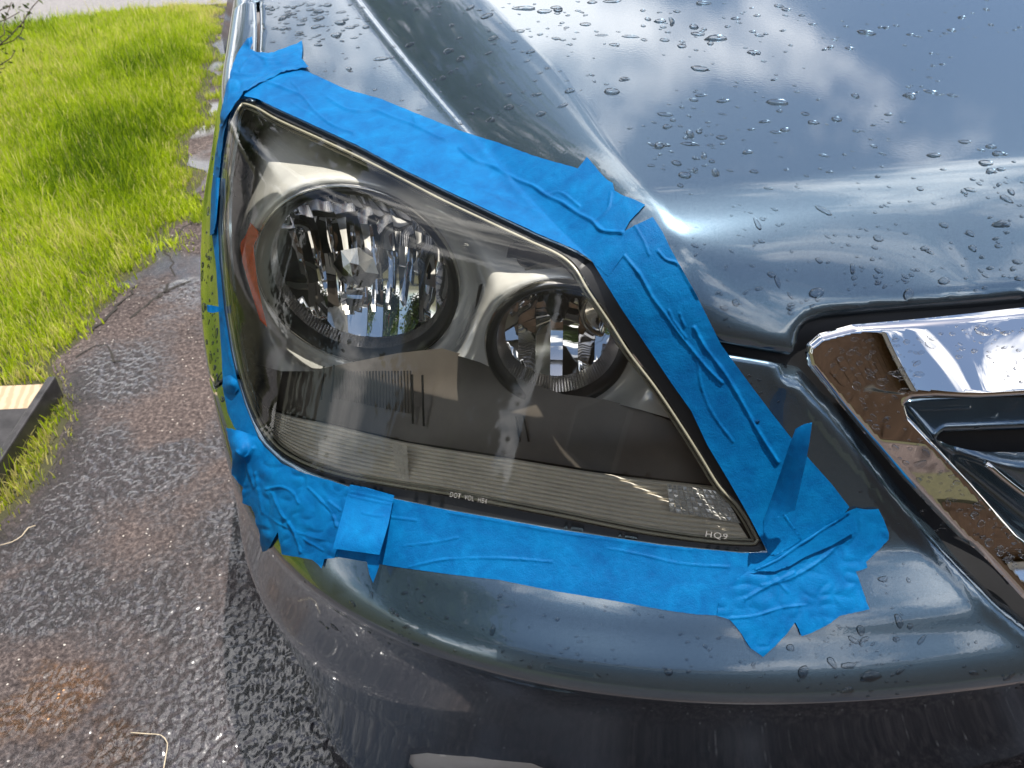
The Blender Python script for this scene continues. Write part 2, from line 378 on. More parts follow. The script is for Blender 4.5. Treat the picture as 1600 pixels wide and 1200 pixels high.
fYF = spl([.15, .30, .42, .50, .570, .610, .66, .72, .93, 1.1], [.445, .425, .402, .377, .343, .312, .350, .405, .470, .53])
fNN = spl([.2, .6, .75, .95, 1.2], [2.8, 2.8, 2.5, 2.2, 2.2])
fwid = spl([.5, .62, .9, 1.2], [.065, .070, .115, .125])
xcr = spl([.4, .5, .64, .79, 1.2, 1.8], [.30, .25, .19, .147, .05, -.06])
def s01(t): t = np.clip(t, 0, 1); return t*t*(3-2*t)
def hood_z(x, y):
    xm = XC-np.abs(x-XC)
    z = .946+.175*(y-.64)-.16*np.maximum(.30-xm, 0)**2
    t = np.clip((xm-xcr(y))/fwid(y), 0, 1)
    z = z+.040*(1-(1-t)**1.3)*s01((y-.46)/.19)
    z = z+.0022*np.exp(-((xm-xcr(y)+.004)/.006)**2)*s01((y-.55)/.2)
    return z-(5.0-3.6*s01((xm-.36)/.18))*np.clip(.605-y, 0, .115)**2*s01((xm+.1)/.3)
NOSE_ONLY = [False]      # the grille sits on the front face alone, without the hood
def F(P):
    x, y, z = P[..., 0], P[..., 1], P[..., 2]
    a = XC-fXS(z); yf = fYF(z); yc = fYC(z); b = yc-yf; n = fNN(z)
    X = np.abs(x-XC)/a; Y = np.maximum(yc-y, 1e-9)/b
    r = (np.maximum(X, 1e-6)**n+Y**n)**(1/n); rn = np.maximum(r, 1e-6)
    gx = (X/rn)**(n-1)/a; gy = (Y/rn)**(n-1)/b
    f1 = (r-1)/np.sqrt(gx*gx+gy*gy)*.82; f2 = (z-hood_z(x, y))*.96
    if NOSE_ONLY[0]: return f1
    k = .022; h = np.clip(.5+.5*(f1-f2)/k, 0, 1)
    return f2*(1-h)+f1*h+k*h*(1-h)
def cast(O, D, level=0., t0=.45, t1=1.75, n=110, sign=1):
    O = np.asarray(O, float); D = np.atleast_2d(D); n_ = len(D); lv = np.broadcast_to(np.asarray(level, float), (n_,))
    ts = np.linspace(t0, t1, n); lo = np.full(n_, np.nan); hi = lo.copy(); prev = sign*(F(O+t0*D)-lv)
    done = np.zeros(n_, bool); best = np.full(n_, 1e9); bt = np.full(n_, t0); act = np.arange(n_)
    for i in range(1, n):
        if len(act) == 0: break
        v = sign*(F(O+ts[i]*D[act])-lv[act]); c = (prev[act] > 0) & (v <= 0)
        lo[act[c]] = ts[i-1]; hi[act[c]] = ts[i]; done[act[c]] = True
        b = v < best[act]; best[act[b]] = v[b]; bt[act[b]] = ts[i]; prev[act] = v; act = act[~c]
    lo = np.where(done, lo, bt); hi = np.where(done, hi, bt)
    for _ in range(22):
        m = (lo+hi)/2; up = sign*(F(O+m[:, None]*D)-lv) > 0; lo = np.where(up, m, lo); hi = np.where(up, hi, m)
    return O+((lo+hi)/2)[:, None]*D
def rc(px, level=0.): return cast(CAM, ray(px), level)
def grad(P, e=1e-3):
    g = np.stack([F(P+np.array(v)*e)-F(P-np.array(v)*e) for v in np.eye(3)], -1)
    return g/np.linalg.norm(g, axis=-1, keepdims=True)
# body-panel parameters: stereographic map about a point inside the nose
Q = np.array([.55, 1.05, .50]); QA = np.array([-.25, -.80, .55]); QA /= np.linalg.norm(QA)
QR = np.cross(QA, [0, 0, 1.]); QR /= np.linalg.norm(QR); QU = np.cross(QR, QA)
def par(P):
    d = np.atleast_2d(P)-Q; d = d/np.linalg.norm(d, axis=1, keepdims=True); c = 1+d@QA
    return np.c_[-(d@QR)/c, (d@QU)/c]
def unpar(s):
    s = np.atleast_2d(s); r2 = (s**2).sum(1); k = 2/(1+r2)
    return (-s[:, 0]*k)[:, None]*QR+(s[:, 1]*k)[:, None]*QU+(k-1)[:, None]*QA
def outcast(s, level=0.): return cast(Q, unpar(s), level, .15, 2.6, 120, sign=-1)
def body_panel(name, loop3d, holes3d, m, parent, fine=.0065, coarse=.03, fillet=.004, rolls=(), depth=.014, level=0., extra=None, fine_box=((-.4, .95), (.2, 1.3), (.3, 1.2))):
    """panel of body skin cut along 3-D outlines, edges rounded over and turned in"""
    L = resample(par(loop3d), .006); H = [resample(par(h), .006) for h in holes3d]
    allL = [L]+H
    g1 = grid_in(L, H, fine*.75)            # parameter step ~ metres/1.3 near the nose
    P1 = outcast(g1)
    fb = fine_box; k = np.all([(P1[:, i] > fb[i][0]) & (P1[:, i] < fb[i][1]) for i in range(3)], axis=0)
    g2 = grid_in(L, H, coarse*.75); P2 = outcast(g2); k2 = ~np.all([(P2[:, i] > fb[i][0]) & (P2[:, i] < fb[i][1]) for i in range(3)], axis=0)
    pts = np.r_[g1[k], g2[k2]]
    if extra is not None:
        ep = par(extra); pts = pts[polydist(pts, ep[::4], False) > .0022] if False else pts; pts = np.r_[pts, ep[inside(ep, L)]]
    ring = []
    for lp in allL:                         # rows of points just inside the edges
        t = np.roll(lp, -1, 0)-np.roll(lp, 1, 0); t /= np.maximum(np.linalg.norm(t, axis=1, keepdims=True), 1e-9); nn = np.c_[-t[:, 1], t[:, 0]]
        for dd in (.0012, .003):
            for sg in (1, -1): ring.append(lp+nn*dd*sg)
    ring = np.concatenate(ring); ok = inside(ring, L)
    for h in H: ok &= ~inside(ring, h)
    ring = ring[ok]; dr = np.min([polydist(ring, lp) for lp in allL], 0); ring = ring[dr > .0009]
    dp = np.min([polydist(pts, lp) for lp in allL], 0); pts = pts[dp > .0042]
    vv, ff = cdt(L, H, np.r_[pts, ring])
    P = outcast(vv, level); n = grad(P)
    d = np.min([polydist(vv, lp) for lp in allL], 0)*1.45
    drop = fillet-np.sqrt(np.maximum(fillet**2-np.maximum(fillet-d, 0)**2, 0)); drop = drop*.7
    for line, R, amt in rolls:
        if R > .02:                                         # proud bead beside the grille
            drop = drop-.0045*np.exp(-((polydist(vv, par(line), False)*1.45-.017)/.007)**2)
        dl = polydist(vv, par(line), False)*1.45
        drop = drop+amt*(R-np.sqrt(np.maximum(R**2-np.maximum(R-dl, 0)**2, 0)))
    P = P-n*drop[:, None]
    be = boundary_loops(ff); ids = sorted({i for e in be for i in e}); mp_ = {i: k for k, i in enumerate(ids)}
    n0 = len(P); A = P[ids]; B = A-n[ids]*depth
    Vr = np.r_[P, A, B]; Fr = [tuple(f) for f in ff]+[(n0+mp_[b], n0+mp_[a], n0+len(ids)+mp_[a], n0+len(ids)+mp_[b]) for a, b in be]
    return mesh(name, Vr, Fr, m, parent)
def px_panel(name, poly, m, parent=None, level=0., step=4., holes=(), smooth_outline=False, disp=None, base=False, resample_step=None, jitter=.12, rings=()):
    """sheet lying on (or offset from) the body skin; outline followed along lines of sight to the skin"""
    rs = resample_step or step
    L = catmull(poly, rs) if smooth_outline else resample(poly, rs); H = [catmull(h, rs) for h in holes]
    gp_ = grid_in(L, H, step, jitter)
    if rings:
        dg = polydist(gp_, L); gp_ = gp_[dg > max(rings)+step*.5]; t = np.roll(L, -1, 0)-np.roll(L, 1, 0); t /= np.maximum(np.linalg.norm(t, axis=1, keepdims=True), 1e-9); nn = np.c_[-t[:, 1], t[:, 0]]
        for rg in rings:
            for sg in (1, -1):
                q = L+nn*rg*sg; q = q[inside(q, L)]; gp_ = np.r_[gp_, q[polydist(q, L) > rg*.9]]
    vv, ff = cdt(L, H, gp_)
    lv = level(vv) if callable(level) else level
    P = rc(vv, lv)
    if disp is not None: P = P+grad(P)*disp(vv)[:, None]
    ff = ff[:, ::-1]
    return mesh(name, P, ff, m, parent, base=base)

# ------------------------------------------------------------------ traced outlines (photo pixels, carried to the body skin)
GLASS = [(377,158),(400,163),(430,180),(500,212),(560,240),(625,273),(690,307),(768,344),(830,373),(880,397),(900,414),(922,450),(957,502),(985,546),(1028,603),(1071,667),(1100,713),(1129,759),(1156,787),(1184,833),(1189,845),(1182,853),(1165,854),(1037,841),(869,809),(780,792),(700,776),(619,763),(530,746),(473,727),(435,705),(413,681),(398,655),(386,625),(375,590),(364,540),(354,480),(348,410),(345,340),(347,280),(351,242),(357,205),(365,174)]
GTOP = [(372,151),(402,154),(430,168),(500,200),(560,228),(625,262),(690,294),(768,331),(836,363),(903,392),(925,408)]
GRIGHT = [(925,408),(972,484),(1010,540),(1048,597),(1080,642),(1105,695),(1139,752),(1170,806),(1199,861)]
GBOT = [(1199,861),(1160,863),(1037,851),(869,826),(780,810),(700,796),(615,778),(546,760),(480,736),(440,714),(410,686),(394,660)]
GLEFT = [(394,660),(382,630),(370,590),(360,545),(350,480),(343,410),(340,340),(342,280),(346,240),(352,203),(360,168),(372,151)]
def mir(P): P = np.array(P, float).copy(); P[:, 0] = 2*XC-P[:, 0]; return P[::-1]
HOODCUT = [(1004,527),(1060,531),(1130,541),(1200,552),(1238,557),(1246,552),(1249,540),(1254,522),(1267,505),(1292,496),(1400,483),(1530,468),(1600,461)]
CHROME_OUT = [(1600,483),(1486,494),(1335,509),(1283,524),(1264,540),(1261,553),(1266,574),(1322,643),(1400,739),(1478,830),(1573,929),(1600,951)]
CHROME_IN = [(1600,873),(1486,735),(1404,639),(1400,622),(1409,611),(1439,605),(1600,596)]

car = empty('car', (.8, 2.6, 0), 'wet blue-grey car with a taped-off headlight parked on the driveway', 'car')

def build_body():
    # hood
    left = np.r_[[[-.122,1.75,1.17],[-.107,1.3,1.09]], rc([(404,0),(404,75),(405,155)])]
    front = np.r_[rc(GTOP[2:]), rc(GRIGHT[1:2]), rc(HOODCUT)]
    c1 = rc([(1700,455)]); end = np.array([[XC, c1[0,1]-.012, c1[0,2]]])
    half = np.r_[left, front, c1[c1[:,0] < XC-.03], end]
    loop = np.r_[half, mir(half)[1:], [[XC, 1.85, 1.22]]]
    yy = np.linspace(.60, 1.7, 420); ex = np.concatenate([np.c_[xcr(yy)+o, yy, hood_z(xcr(yy)+o, yy)] for o in (-.014, -.010, -.007, -.004, -.001, .0, .002, .005)])
    body_panel('hood', loop, [], 'paint', car, rolls=[(rc(HOODCUT[:]), .016, .5)], extra=ex)
    # fender
    fl = np.r_[rc([(372,151),(399,154),(399,80),(399,0)]), [[-.113,1.3,1.09],[-.13,1.75,1.17],[-.21,1.86,1.0],[-.24,1.9,.62],[-.235,1.78,.62],[-.235,1.70,.72],[-.235,1.5,.76],[-.235,1.32,.71],[-.235,1.2,.60],[-.23,1.1,.60]], rc([(334,604),(348,591),(369,586)]), rc(GLEFT[3:-1])]
    body_panel('fender', fl, [], 'paint', car, fine=.008)
    # bumper
    top = np.r_[rc([(370,592),(349,597),(335,609)]), [[-.23,1.1,.585],[-.235,1.17,.56],[-.22,1.12,.3],[-.17,1.05,.14],[-.16,.80,.13],[-.06,.66,.13],[.25,.56,.13],[.55,.53,.13],[XC,.52,.13]]]
    chr_e = rc([(1010,537),(1060,542),(1130,555),(1200,565),(1240,573),(1262,577),(1322,647),(1398,741),(1476,832),(1571,931),(1600,953),(1660,1000)])
    cy0 = chr_e[-1]; mid = np.array([[XC, cy0[1]-.01, cy0[2]-.015]])
    T = np.r_[mid, chr_e[::-1], rc(GRIGHT[3:]), rc(GBOT[1:]), rc(GLEFT[1:2])]
    loop = np.r_[top, mir(top)[1:], mir(T)[:-1], T]
    fogh = rc([(640,1181),(668,1178),(740,1184),(830,1194),(900,1222),(880,1265),(800,1290),(720,1280),(660,1240),(636,1200)])
    body_panel('bumper', loop, [fogh], 'paint', car, rolls=[(chr_e[4:], .030, .75)], fine=.0065)
    # dark carrier behind the seams, open where the lamp sits
    hole = rc([p for p in GTOP+GRIGHT[1:]+GBOT[1:]+GLEFT[1:-1]], -.02)
    ob = np.array([[-.3,1.15,.30],[-.3,1.2,1.3],[.2,1.5,1.6],[1.4,1.5,1.6],[1.9,1.2,1.3],[1.9,1.15,.30],[1.5,.6,-.25],[.1,.6,-.25]])
    L = resample(par(ob), .02); Hh = resample(par(hole), .008)
    vv, ff = cdt(L, [Hh], grid_in(L, [Hh], .02)); P = outcast(vv, -.021)
    mesh('inner_carrier', P, ff, 'black', car)
build_body()

# ------------------------------------------------------------------ head lamp
lamp_c = rc([(760,600)], -.05)[0]
hl = bpy.data.objects.new('headlight', None); COL.objects.link(hl); hl.parent = car; hl.location = Vector(lamp_c)-Vector(car.location); hl.empty_display_size = .05
def inset(poly, d):
    P = catmull(poly, 8); t = np.roll(P, -1, 0)-np.roll(P, 1, 0); t /= np.maximum(np.linalg.norm(t, axis=1, keepdims=True), 1e-9)
    n = np.c_[-t[:, 1], t[:, 0]]; c = P+n*d
    return c if inside(c[:1], P)[0] else P-n*d
def circle_frame(c, n):
    n = np.array(n, float); n /= np.linalg.norm(n); s = np.cross(n, [0, 0, 1.]); s /= np.linalg.norm(s); return n, s, np.cross(s, n)
def build_lamp():
    # lens and seal
    px_panel('lens', GLASS, 'lens', hl, level=0.0, step=6, smooth_outline=True)
    ring_out = GTOP+GRIGHT[1:]+GBOT[1:]+GLEFT[1:-1]
    # seal: ring between opening and lens, slightly below the skin
    Lo = resample(ring_out, 5); Li = catmull(GLASS, 5)
    vv, ff = cdt(Lo, [Li], np.zeros((0, 2)))
    mesh('seal', rc(vv, -.005), ff[:, ::-1], 'rubber', hl)
    G = catmull(GLASS, 7); v, f = tube(np.r_[rc(inset(GLASS, 5)[::1], -.004), rc(inset(GLASS, 5)[:1], -.004)], .0017, 6); mesh('lens_flange', v, f, 'flange', hl)
    v, f = tube(np.r_[rc(inset(GLASS, 11), -.010), rc(inset(GLASS, 11)[:1], -.010)], .0012, 6); mesh('lens_step', v, f, 'flange', hl)
    # skirt running back from the lens edge into the housing
    a = inset(GLASS, 2); A = rc(a, -.003); B = rc(inset(GLASS, 9), -.055); n = len(A)
    mesh('skirt', np.r_[A, B], [(i, (i+1) % n, n+(i+1) % n, n+i) for i in range(n)], 'silver', hl)
    # closed back of the housing
    px_panel('housing', inset(GLASS, 2), 'black', hl, level=-.25, step=16)

    # circular units: centre, facing, radius
    def unit(cpx, lev, nrm, R):
        c = rc([cpx], lev)[0]; n, s, t = circle_frame(c, nrm); return c, n, s, t, R
    c1, n1, s1, t1, R1 = unit((558,441), -.098, (-.30,-1,-.05), .1215)
    c2, n2, s2, t2, R2 = unit((872,543), -.046, (-.24,-1,.05), .0715)
    def circ_px(c, s, t, R, k=40):
        th = np.linspace(0, 2*math.pi, k, endpoint=False); P = c+R*(np.cos(th)[:, None]*s+np.sin(th)[:, None]*t)
        d = P-CAM; z = d@_f; return np.c_[800+FPX*(d@_r)/z, 600-FPX*(d@_u)/z]
    global CIRC; CIRC = (circ_px(c1, s1, t1, R1), circ_px(c2, s2, t2, R2))
    # upper bright bezel with openings for both units
    IN = inset(GLASS, 10)
    low_line = [(384,560),(420,572),(470,575),(640,562),(690,545),(750,566),(800,600),(880,640),(940,632),(1075,658)]
    def clip_above(sign):
        return None
    up = [(372,176),(400,180),(430,196),(500,226),(560,254),(625,288),(690,321),(768,358),(830,387),(874,410),(893,430),(915,462),(950,514),(978,556),(1020,612),(1052,655),(1000,640),(945,626),(880,618),(800,590),(750,566),(690,548),(620,556),(500,580),(440,580),(388,566),(376,530),(366,480),(360,410),(357,340),(359,280),(362,242),(367,205)]
    def shr(c, s, t, R, dn): return circ_px(c-dn*0, s, t, R)
    h1 = circ_px(c1, s1, t1, R1*.995, 90); h2 = circ_px(c2, s2, t2, R2*.995, 70)
    def bez(v):   # bezel falls back from the lens edge towards the units
        d = polydist(v, catmull(GLASS, 12)); return -.050+.020*s01((d-12)/95)
    Lb = resample(up, 6); vv, ff = cdt(Lb, [h1, h2], grid_in(Lb, [h1, h2], 6, .1)); dirs = ray(vv); P = rc(vv, bez(vv)); tb = ((P-CAM)/dirs).mean(1)
    for (c, n, s, t, R) in ((c1, n1, s1, t1, R1), (c2, n2, s2, t2, R2)):           # the bezel runs flush into each ring
        tp = ((c-n*.004-CAM)@n)/(dirs@n); w_ = np.exp(-(np.maximum(polydist(vv, circ_px(c, s, t, R*1.03))-2, 0)/26)**2); tb = tb*(1-w_)+tp*w_
    mesh('upper_bezel', CAM+dirs*tb[:, None], ff[:, ::-1], 'silver', hl)
    # plinth below the units
    lowp = [(386,560),(440,572),(500,576),(620,552),(690,544),(750,562),(800,588),(880,616),(945,624),(1000,638),(1062,664),(1092,714),(1116,752),(1109,757),(950,738),(800,714),(640,690),(520,662),(430,640),(408,634)]
    px_panel('lower_bezel', lowp, 'panel', hl, level=lambda v: -.050-.012*s01((700-v[:,1])/120), step=7)
    for k in range(26):                                        # fine ribs on the plinth
        x = 519+k*4.9; y0 = 572-.02*k; y1 = 622+k*.98
        v, f = tube(rc([(x, y0+8), (x+.6, (y0+y1)/2), (x+1.2, y1)], -.0495), .0009, 4); mesh('rib', v, f, 'panel', hl)
    for (xa, ya, xb, yb) in ((506,572,502,625),(522,570,517,628),(644,585,645,662),(660,586,662,666),(806,650,812,690),(818,650,826,690)):
        v, f = tube(rc([(xa, ya), (xb, yb)], -.0485), .0012, 4); mesh('seam_bead', v, f, 'ring', hl)
    # lower optic: long moulded ribs following the sill
    T = catmull([(392,600),(412,634),(436,645),(520,664),(640,692),(800,717),(950,741),(1117,760)], 12, False)
    Bt = catmull([(402,640),(420,675),(442,698),(478,720),(532,738),(620,755),(700,768),(780,783),(869,800),(1037,831),(1172,846)], 12, False)
    def row(fr, k=70):
        u = np.linspace(0, 1, k); a = T[np.clip((u*(len(T)-1)).astype(int), 0, len(T)-1)]; b = Bt[np.clip((u*(len(Bt)-1)).astype(int), 0, len(Bt)-1)]
        a = np.c_[np.interp(u*(len(T)-1), range(len(T)), T[:,0]), np.interp(u*(len(T)-1), range(len(T)), T[:,1])]
        b = np.c_[np.interp(u*(len(Bt)-1), range(len(Bt)), Bt[:,0]), np.interp(u*(len(Bt)-1), range(len(Bt)), Bt[:,1])]
        return a+(b-a)*fr
    nr = 11
    for i in range(nr):
        fa, fb = i/nr, (i+1)/nr; rows = []
        for j, (fr, hgt) in enumerate(((0,0),(.25,.0022),(.5,.003),(.75,.0022),(1,0))):
            pxr = row(fa+(fb-fa)*fr); wob = .0011*np.sin(pxr[:,0]/5.2+i*1.7)*(vnoise(pxr, 40, i)-.2) if i < 7 else 0
            rows.append(rc(pxr, -.040+.028*(fa+(fb-fa)*fr)+hgt+wob))
        k = len(rows[0]); V = np.concatenate(rows); Fc = [(j*k+q, (j+1)*k+q, (j+1)*k+q+1, j*k+q+1) for j in range(4) for q in range(k-1)]
        mesh('optic_rib', V, Fc, 'optic', hl)
    # prism clusters: bright cut facets
    def prisms(quad, nx, ny, lev, tilt, name='prism_block', m='mirror'):
        q = np.array(quad, float); parts = []
        for i in range(nx):
            for j in range(ny):
                cs = []
                for (a, b) in ((i, j), (i+1, j), (i+1, j+1), (i, j+1)):
                    u, v = a/nx, b/ny; cs.append((1-v)*((1-u)*q[0]+u*q[1])+v*((1-u)*q[3]+u*q[2]))
                cs = np.array(cs); c = cs.mean(0); cs = c+(cs-c)*.92
                P = rc(np.r_[cs, [c]], lev); g = grad(P[4:5])[0]
                P[4] += g*tilt*random.uniform(.3, 1.2)+np.array([random.uniform(-1, 1)*tilt*.5, 0, random.uniform(-1, 1)*tilt*.5])
                parts.append((P, [(1, 0, 4), (2, 1, 4), (3, 2, 4), (0, 3, 4)]))
        v, f = merge(parts); mesh(name, v, f, m, hl, smooth=False)
    prisms([(1042,756),(1128,768),(1158,818),(1046,800)], 11, 6, -.012, .0022, 'prism_block', 'silver')
    prisms([(612,692),(636,697),(640,760),(622,757)], 3, 7, -.014, .0016, 'prism_block', 'optic')
    prisms([(388,246),(412,236),(436,290),(404,300)], 9, 12, -.046, .0016, 'mesh_reflector', 'satin')
    prisms([(420,268),(462,262),(440,300),(412,304)], 10, 8, -.045, .0016, 'mesh_reflector', 'satin')
    # amber side marker
    px_panel('amber_marker', [(383,346),(396,360),(397,395),(402,440),(410,480),(418,512),(406,500),(392,455),(379,410),(374,375)], 'amber', hl, level=-.004, step=5,
             disp=lambda v: -.006*s01((385-v[:,1])/20))
    # lettering moulded in the lower rim of the lens
    def letters(txt, p0, p1, hpx, name):
        cu = bpy.data.curves.new('t', 'FONT'); cu.body = txt; cu.size = 1; cu.space_character = 1.15; ob = bpy.data.objects.new('t', cu); COL.objects.link(ob)
        bpy.context.view_layer.update(); me = bpy.data.meshes.new_from_object(ob.evaluated_get(bpy.context.evaluated_depsgraph_get()))
        v = np.array([x.co[:] for x in me.vertices]); f = [tuple(p.vertices) for p in me.polygons]
        bpy.data.objects.remove(ob); wdt = v[:, 0].max(); p0 = np.array(p0, float); p1 = np.array(p1, float)
        d = p1-p0; nrm = np.array([d[1], -d[0]])/np.linalg.norm(d)
        px = p0+(v[:, :1]/wdt)*d+v[:, 1:2]*nrm*hpx/.7
        mesh(name, rc(px, .0006), f, 'print', hl)
    letters('DOT  VOL  HB4', (702,776), (760,787), 8, 'lettering'); letters('HQ9', (1101,838), (1136,843), 9, 'lettering')

    # --- lamp units -------------------------------------------------
    def reflector(c, n, s, t, R, depth, cols, rows, seed, f_):
        """cut-facet mirror bowl: every facet a small curved mirror of its own"""
        rr = np.random.default_rng(seed); parts = []; xs = np.linspace(-R, R, cols+1); xs[1:-1] += rr.uniform(-.25, .25, cols-1)*R/cols
        for i in range(cols):
            k = rows+(1 if i % 3 == 1 else 0); ys = np.linspace(-R, R, k+1); ys[1:-1] += rr.uniform(-.2, .2, k-1)*R/k
            for j in range(k):
                u = np.linspace(xs[i], xs[i+1], 5); v = np.linspace(ys[j], ys[j+1], 6); U, V_ = np.meshgrid(u, v)
                cx, cy_ = u.mean(), v.mean(); tx, ty = rr.uniform(-.03, .03), rr.uniform(-.02, .04)
                rad = np.hypot(U, V_); sc = np.where(rad > R, R/np.maximum(rad, 1e-9), 1); U2, V2 = U*sc, V_*sc
                dep = depth*(1-(U2**2+V2**2)/R**2)+tx*(U2-cx)+ty*(V2-cy_)+f_*((U2-cx)**2)/(xs[i+1]-xs[i])
                if np.hypot(cx, cy_) > R*1.12: continue
                P = c[None, None]+U2[..., None]*s+V2[..., None]*t-dep[..., None]*n
                ff = [(a*5+b, a*5+b+1, (a+1)*5+b+1, (a+1)*5+b) for a in range(5) for b in range(4)]
                parts.append((P.reshape(-1, 3), ff))
        return parts
    def facets(parts, name, parent=hl):
        for v, f in parts: mesh(name, v, f, 'mirror', parent)
    def ribbed_cone(c, n, s, t, r0, d0, r1, d1, k=150, name='ribbed_ring'):
        V = []; th = np.linspace(0, 2*math.pi, 2*k, endpoint=False)
        for (r, d) in ((r0, d0), (r1, d1)):
            rr = r*(1+.012*(np.arange(2*k) % 2)); V.append(c+rr[:, None]*(np.cos(th)[:, None]*s+np.sin(th)[:, None]*t)-d*n)
        m_ = 2*k; mesh(name, np.concatenate(V), [(i, (i+1) % m_, m_+(i+1) % m_, m_+i) for i in range(m_)], 'ribbed', hl, smooth=False)
    # low beam
    v, f = lathe(c1, -n1, [(.012,R1*1.02),(.004,R1*1.015),(-.001,R1*1.0),(.000,R1*.985)], 96); mesh('chrome_lip', v, f, 'satin', hl)
    v, f = lathe(c1, -n1, [(.000,R1*.985),(-.003,R1*.965),(-.001,R1*.93),(.006,R1*.90),(.009,R1*.885),(.012,R1*.875)], 96); mesh('dark_ring', v, f, 'ring', hl)
    ribbed_cone(c1, n1, s1, t1, R1*.885, .010, R1*.86, .034, 170)
    facets(reflector(c1-n1*.034, n1, s1, t1, R1*.865, .045, 9, 2, 3, .20), 'reflector_facet')
    # faceted bulb shield and stem
    cs = c1+t1*.012-s1*(-.002)+n1*.002
    def gem(c, r, back, name):
        k = 8; V = [c+n1*.006]; 
        for (rr, d, off) in ((r*.52, -.001, .5), (r, -.012, 0), (r*.8, -back, 0)):
            for q in range(k): a = 2*math.pi*(q+off)/k+.2; V.append(c+rr*(math.cos(a)*s1+math.sin(a)*t1*1.08)+d*n1)
        Fc = [(0, 1+q, 1+(q+1) % k) for q in range(k)]
        for q in range(k):
            Fc += [(1+q, 9+q, 9+(q+1) % k), (1+q, 9+(q+1) % k, 1+(q+1) % k), (9+q, 17+q, 17+(q+1) % k, 9+(q+1) % k)]
        mesh(name, V, Fc, 'satin', hl, smooth=False)
    gem(cs, .027, .022, 'bulb_shield')
    parts = []
    for i, (dz, wd, dd) in enumerate(((-.030,.010,.010),(-.040,.0125,.006),(-.050,.011,.010),(-.060,.006,.016))):
        cc = cs+t1*dz+s1*(.004+.004*i)-n1*dd; B = box((0, 0, 0), (wd*2, .010, .0105)); parts.append((B[0]@np.array([s1, n1, t1])+cc, B[1]))
    v, f = merge(parts); mesh('shield_stem', v, f, 'mirror', hl, smooth=False)
    # high beam
    v, f = lathe(c2, -n2, [(.085,R2*1.20),(.060,R2*1.20),(.058,R2*1.12),(.030,R2*1.09)], 96); mesh('dark_collar', v, f, 'ring', hl)
    v, f = lathe(c2, -n2, [(.030,R2*1.095),(.024,R2*1.10),(.020,R2*1.07)], 96); mesh('chrome_band', v, f, 'satin', hl)
    ribbed_cone(c2, n2, s2, t2, R2*1.075, .022, R2*1.02, .004, 150, 'ribbed_barrel')
    v, f = lathe(c2, -n2, [(.006,R2*1.025),(.000,R2*1.01),(-.002,R2*.99)], 96); mesh('chrome_lip', v, f, 'satin', hl)
    v, f = lathe(c2, -n2, [(-.002,R2*.99),(-.004,R2*.96),(-.001,R2*.90),(.008,R2*.87),(.011,R2*.85)], 96); mesh('dark_ring', v, f, 'ring', hl)
    ribbed_cone(c2, n2, s2, t2, R2*.86, .010, R2*.74, .030, 120)
    facets(reflector(c2-n2*.030, n2, s2, t2, R2*.75, .040, 7, 2, 11, .20), 'reflector_facet')
    v, f = lathe(c2-n2*.068+t2*.016, n2, [(0,.012),(.018,.0115),(.020,.008),(.034,.0075),(.037,.004),(.038,.0005)], 24); mesh('bulb', v, f, 'gloss_black', hl)
    # filler wings between the units
    v, f = lathe(c2+s2*(-.052)+t2*.018-n2*.040, -n2, [(.02,.031),(.0,.030),(-.002,.027),(.004,.024),(.02,.020)], 48); mesh('side_ring', v, f, 'satin', hl)
    v, f = lathe(c2+s2*(-.052)+t2*.018-n2*.040, -n2, [(.004,.024),(.006,.0)], 48); mesh('side_mirror', v, f, 'mirror', hl)
build_lamp()

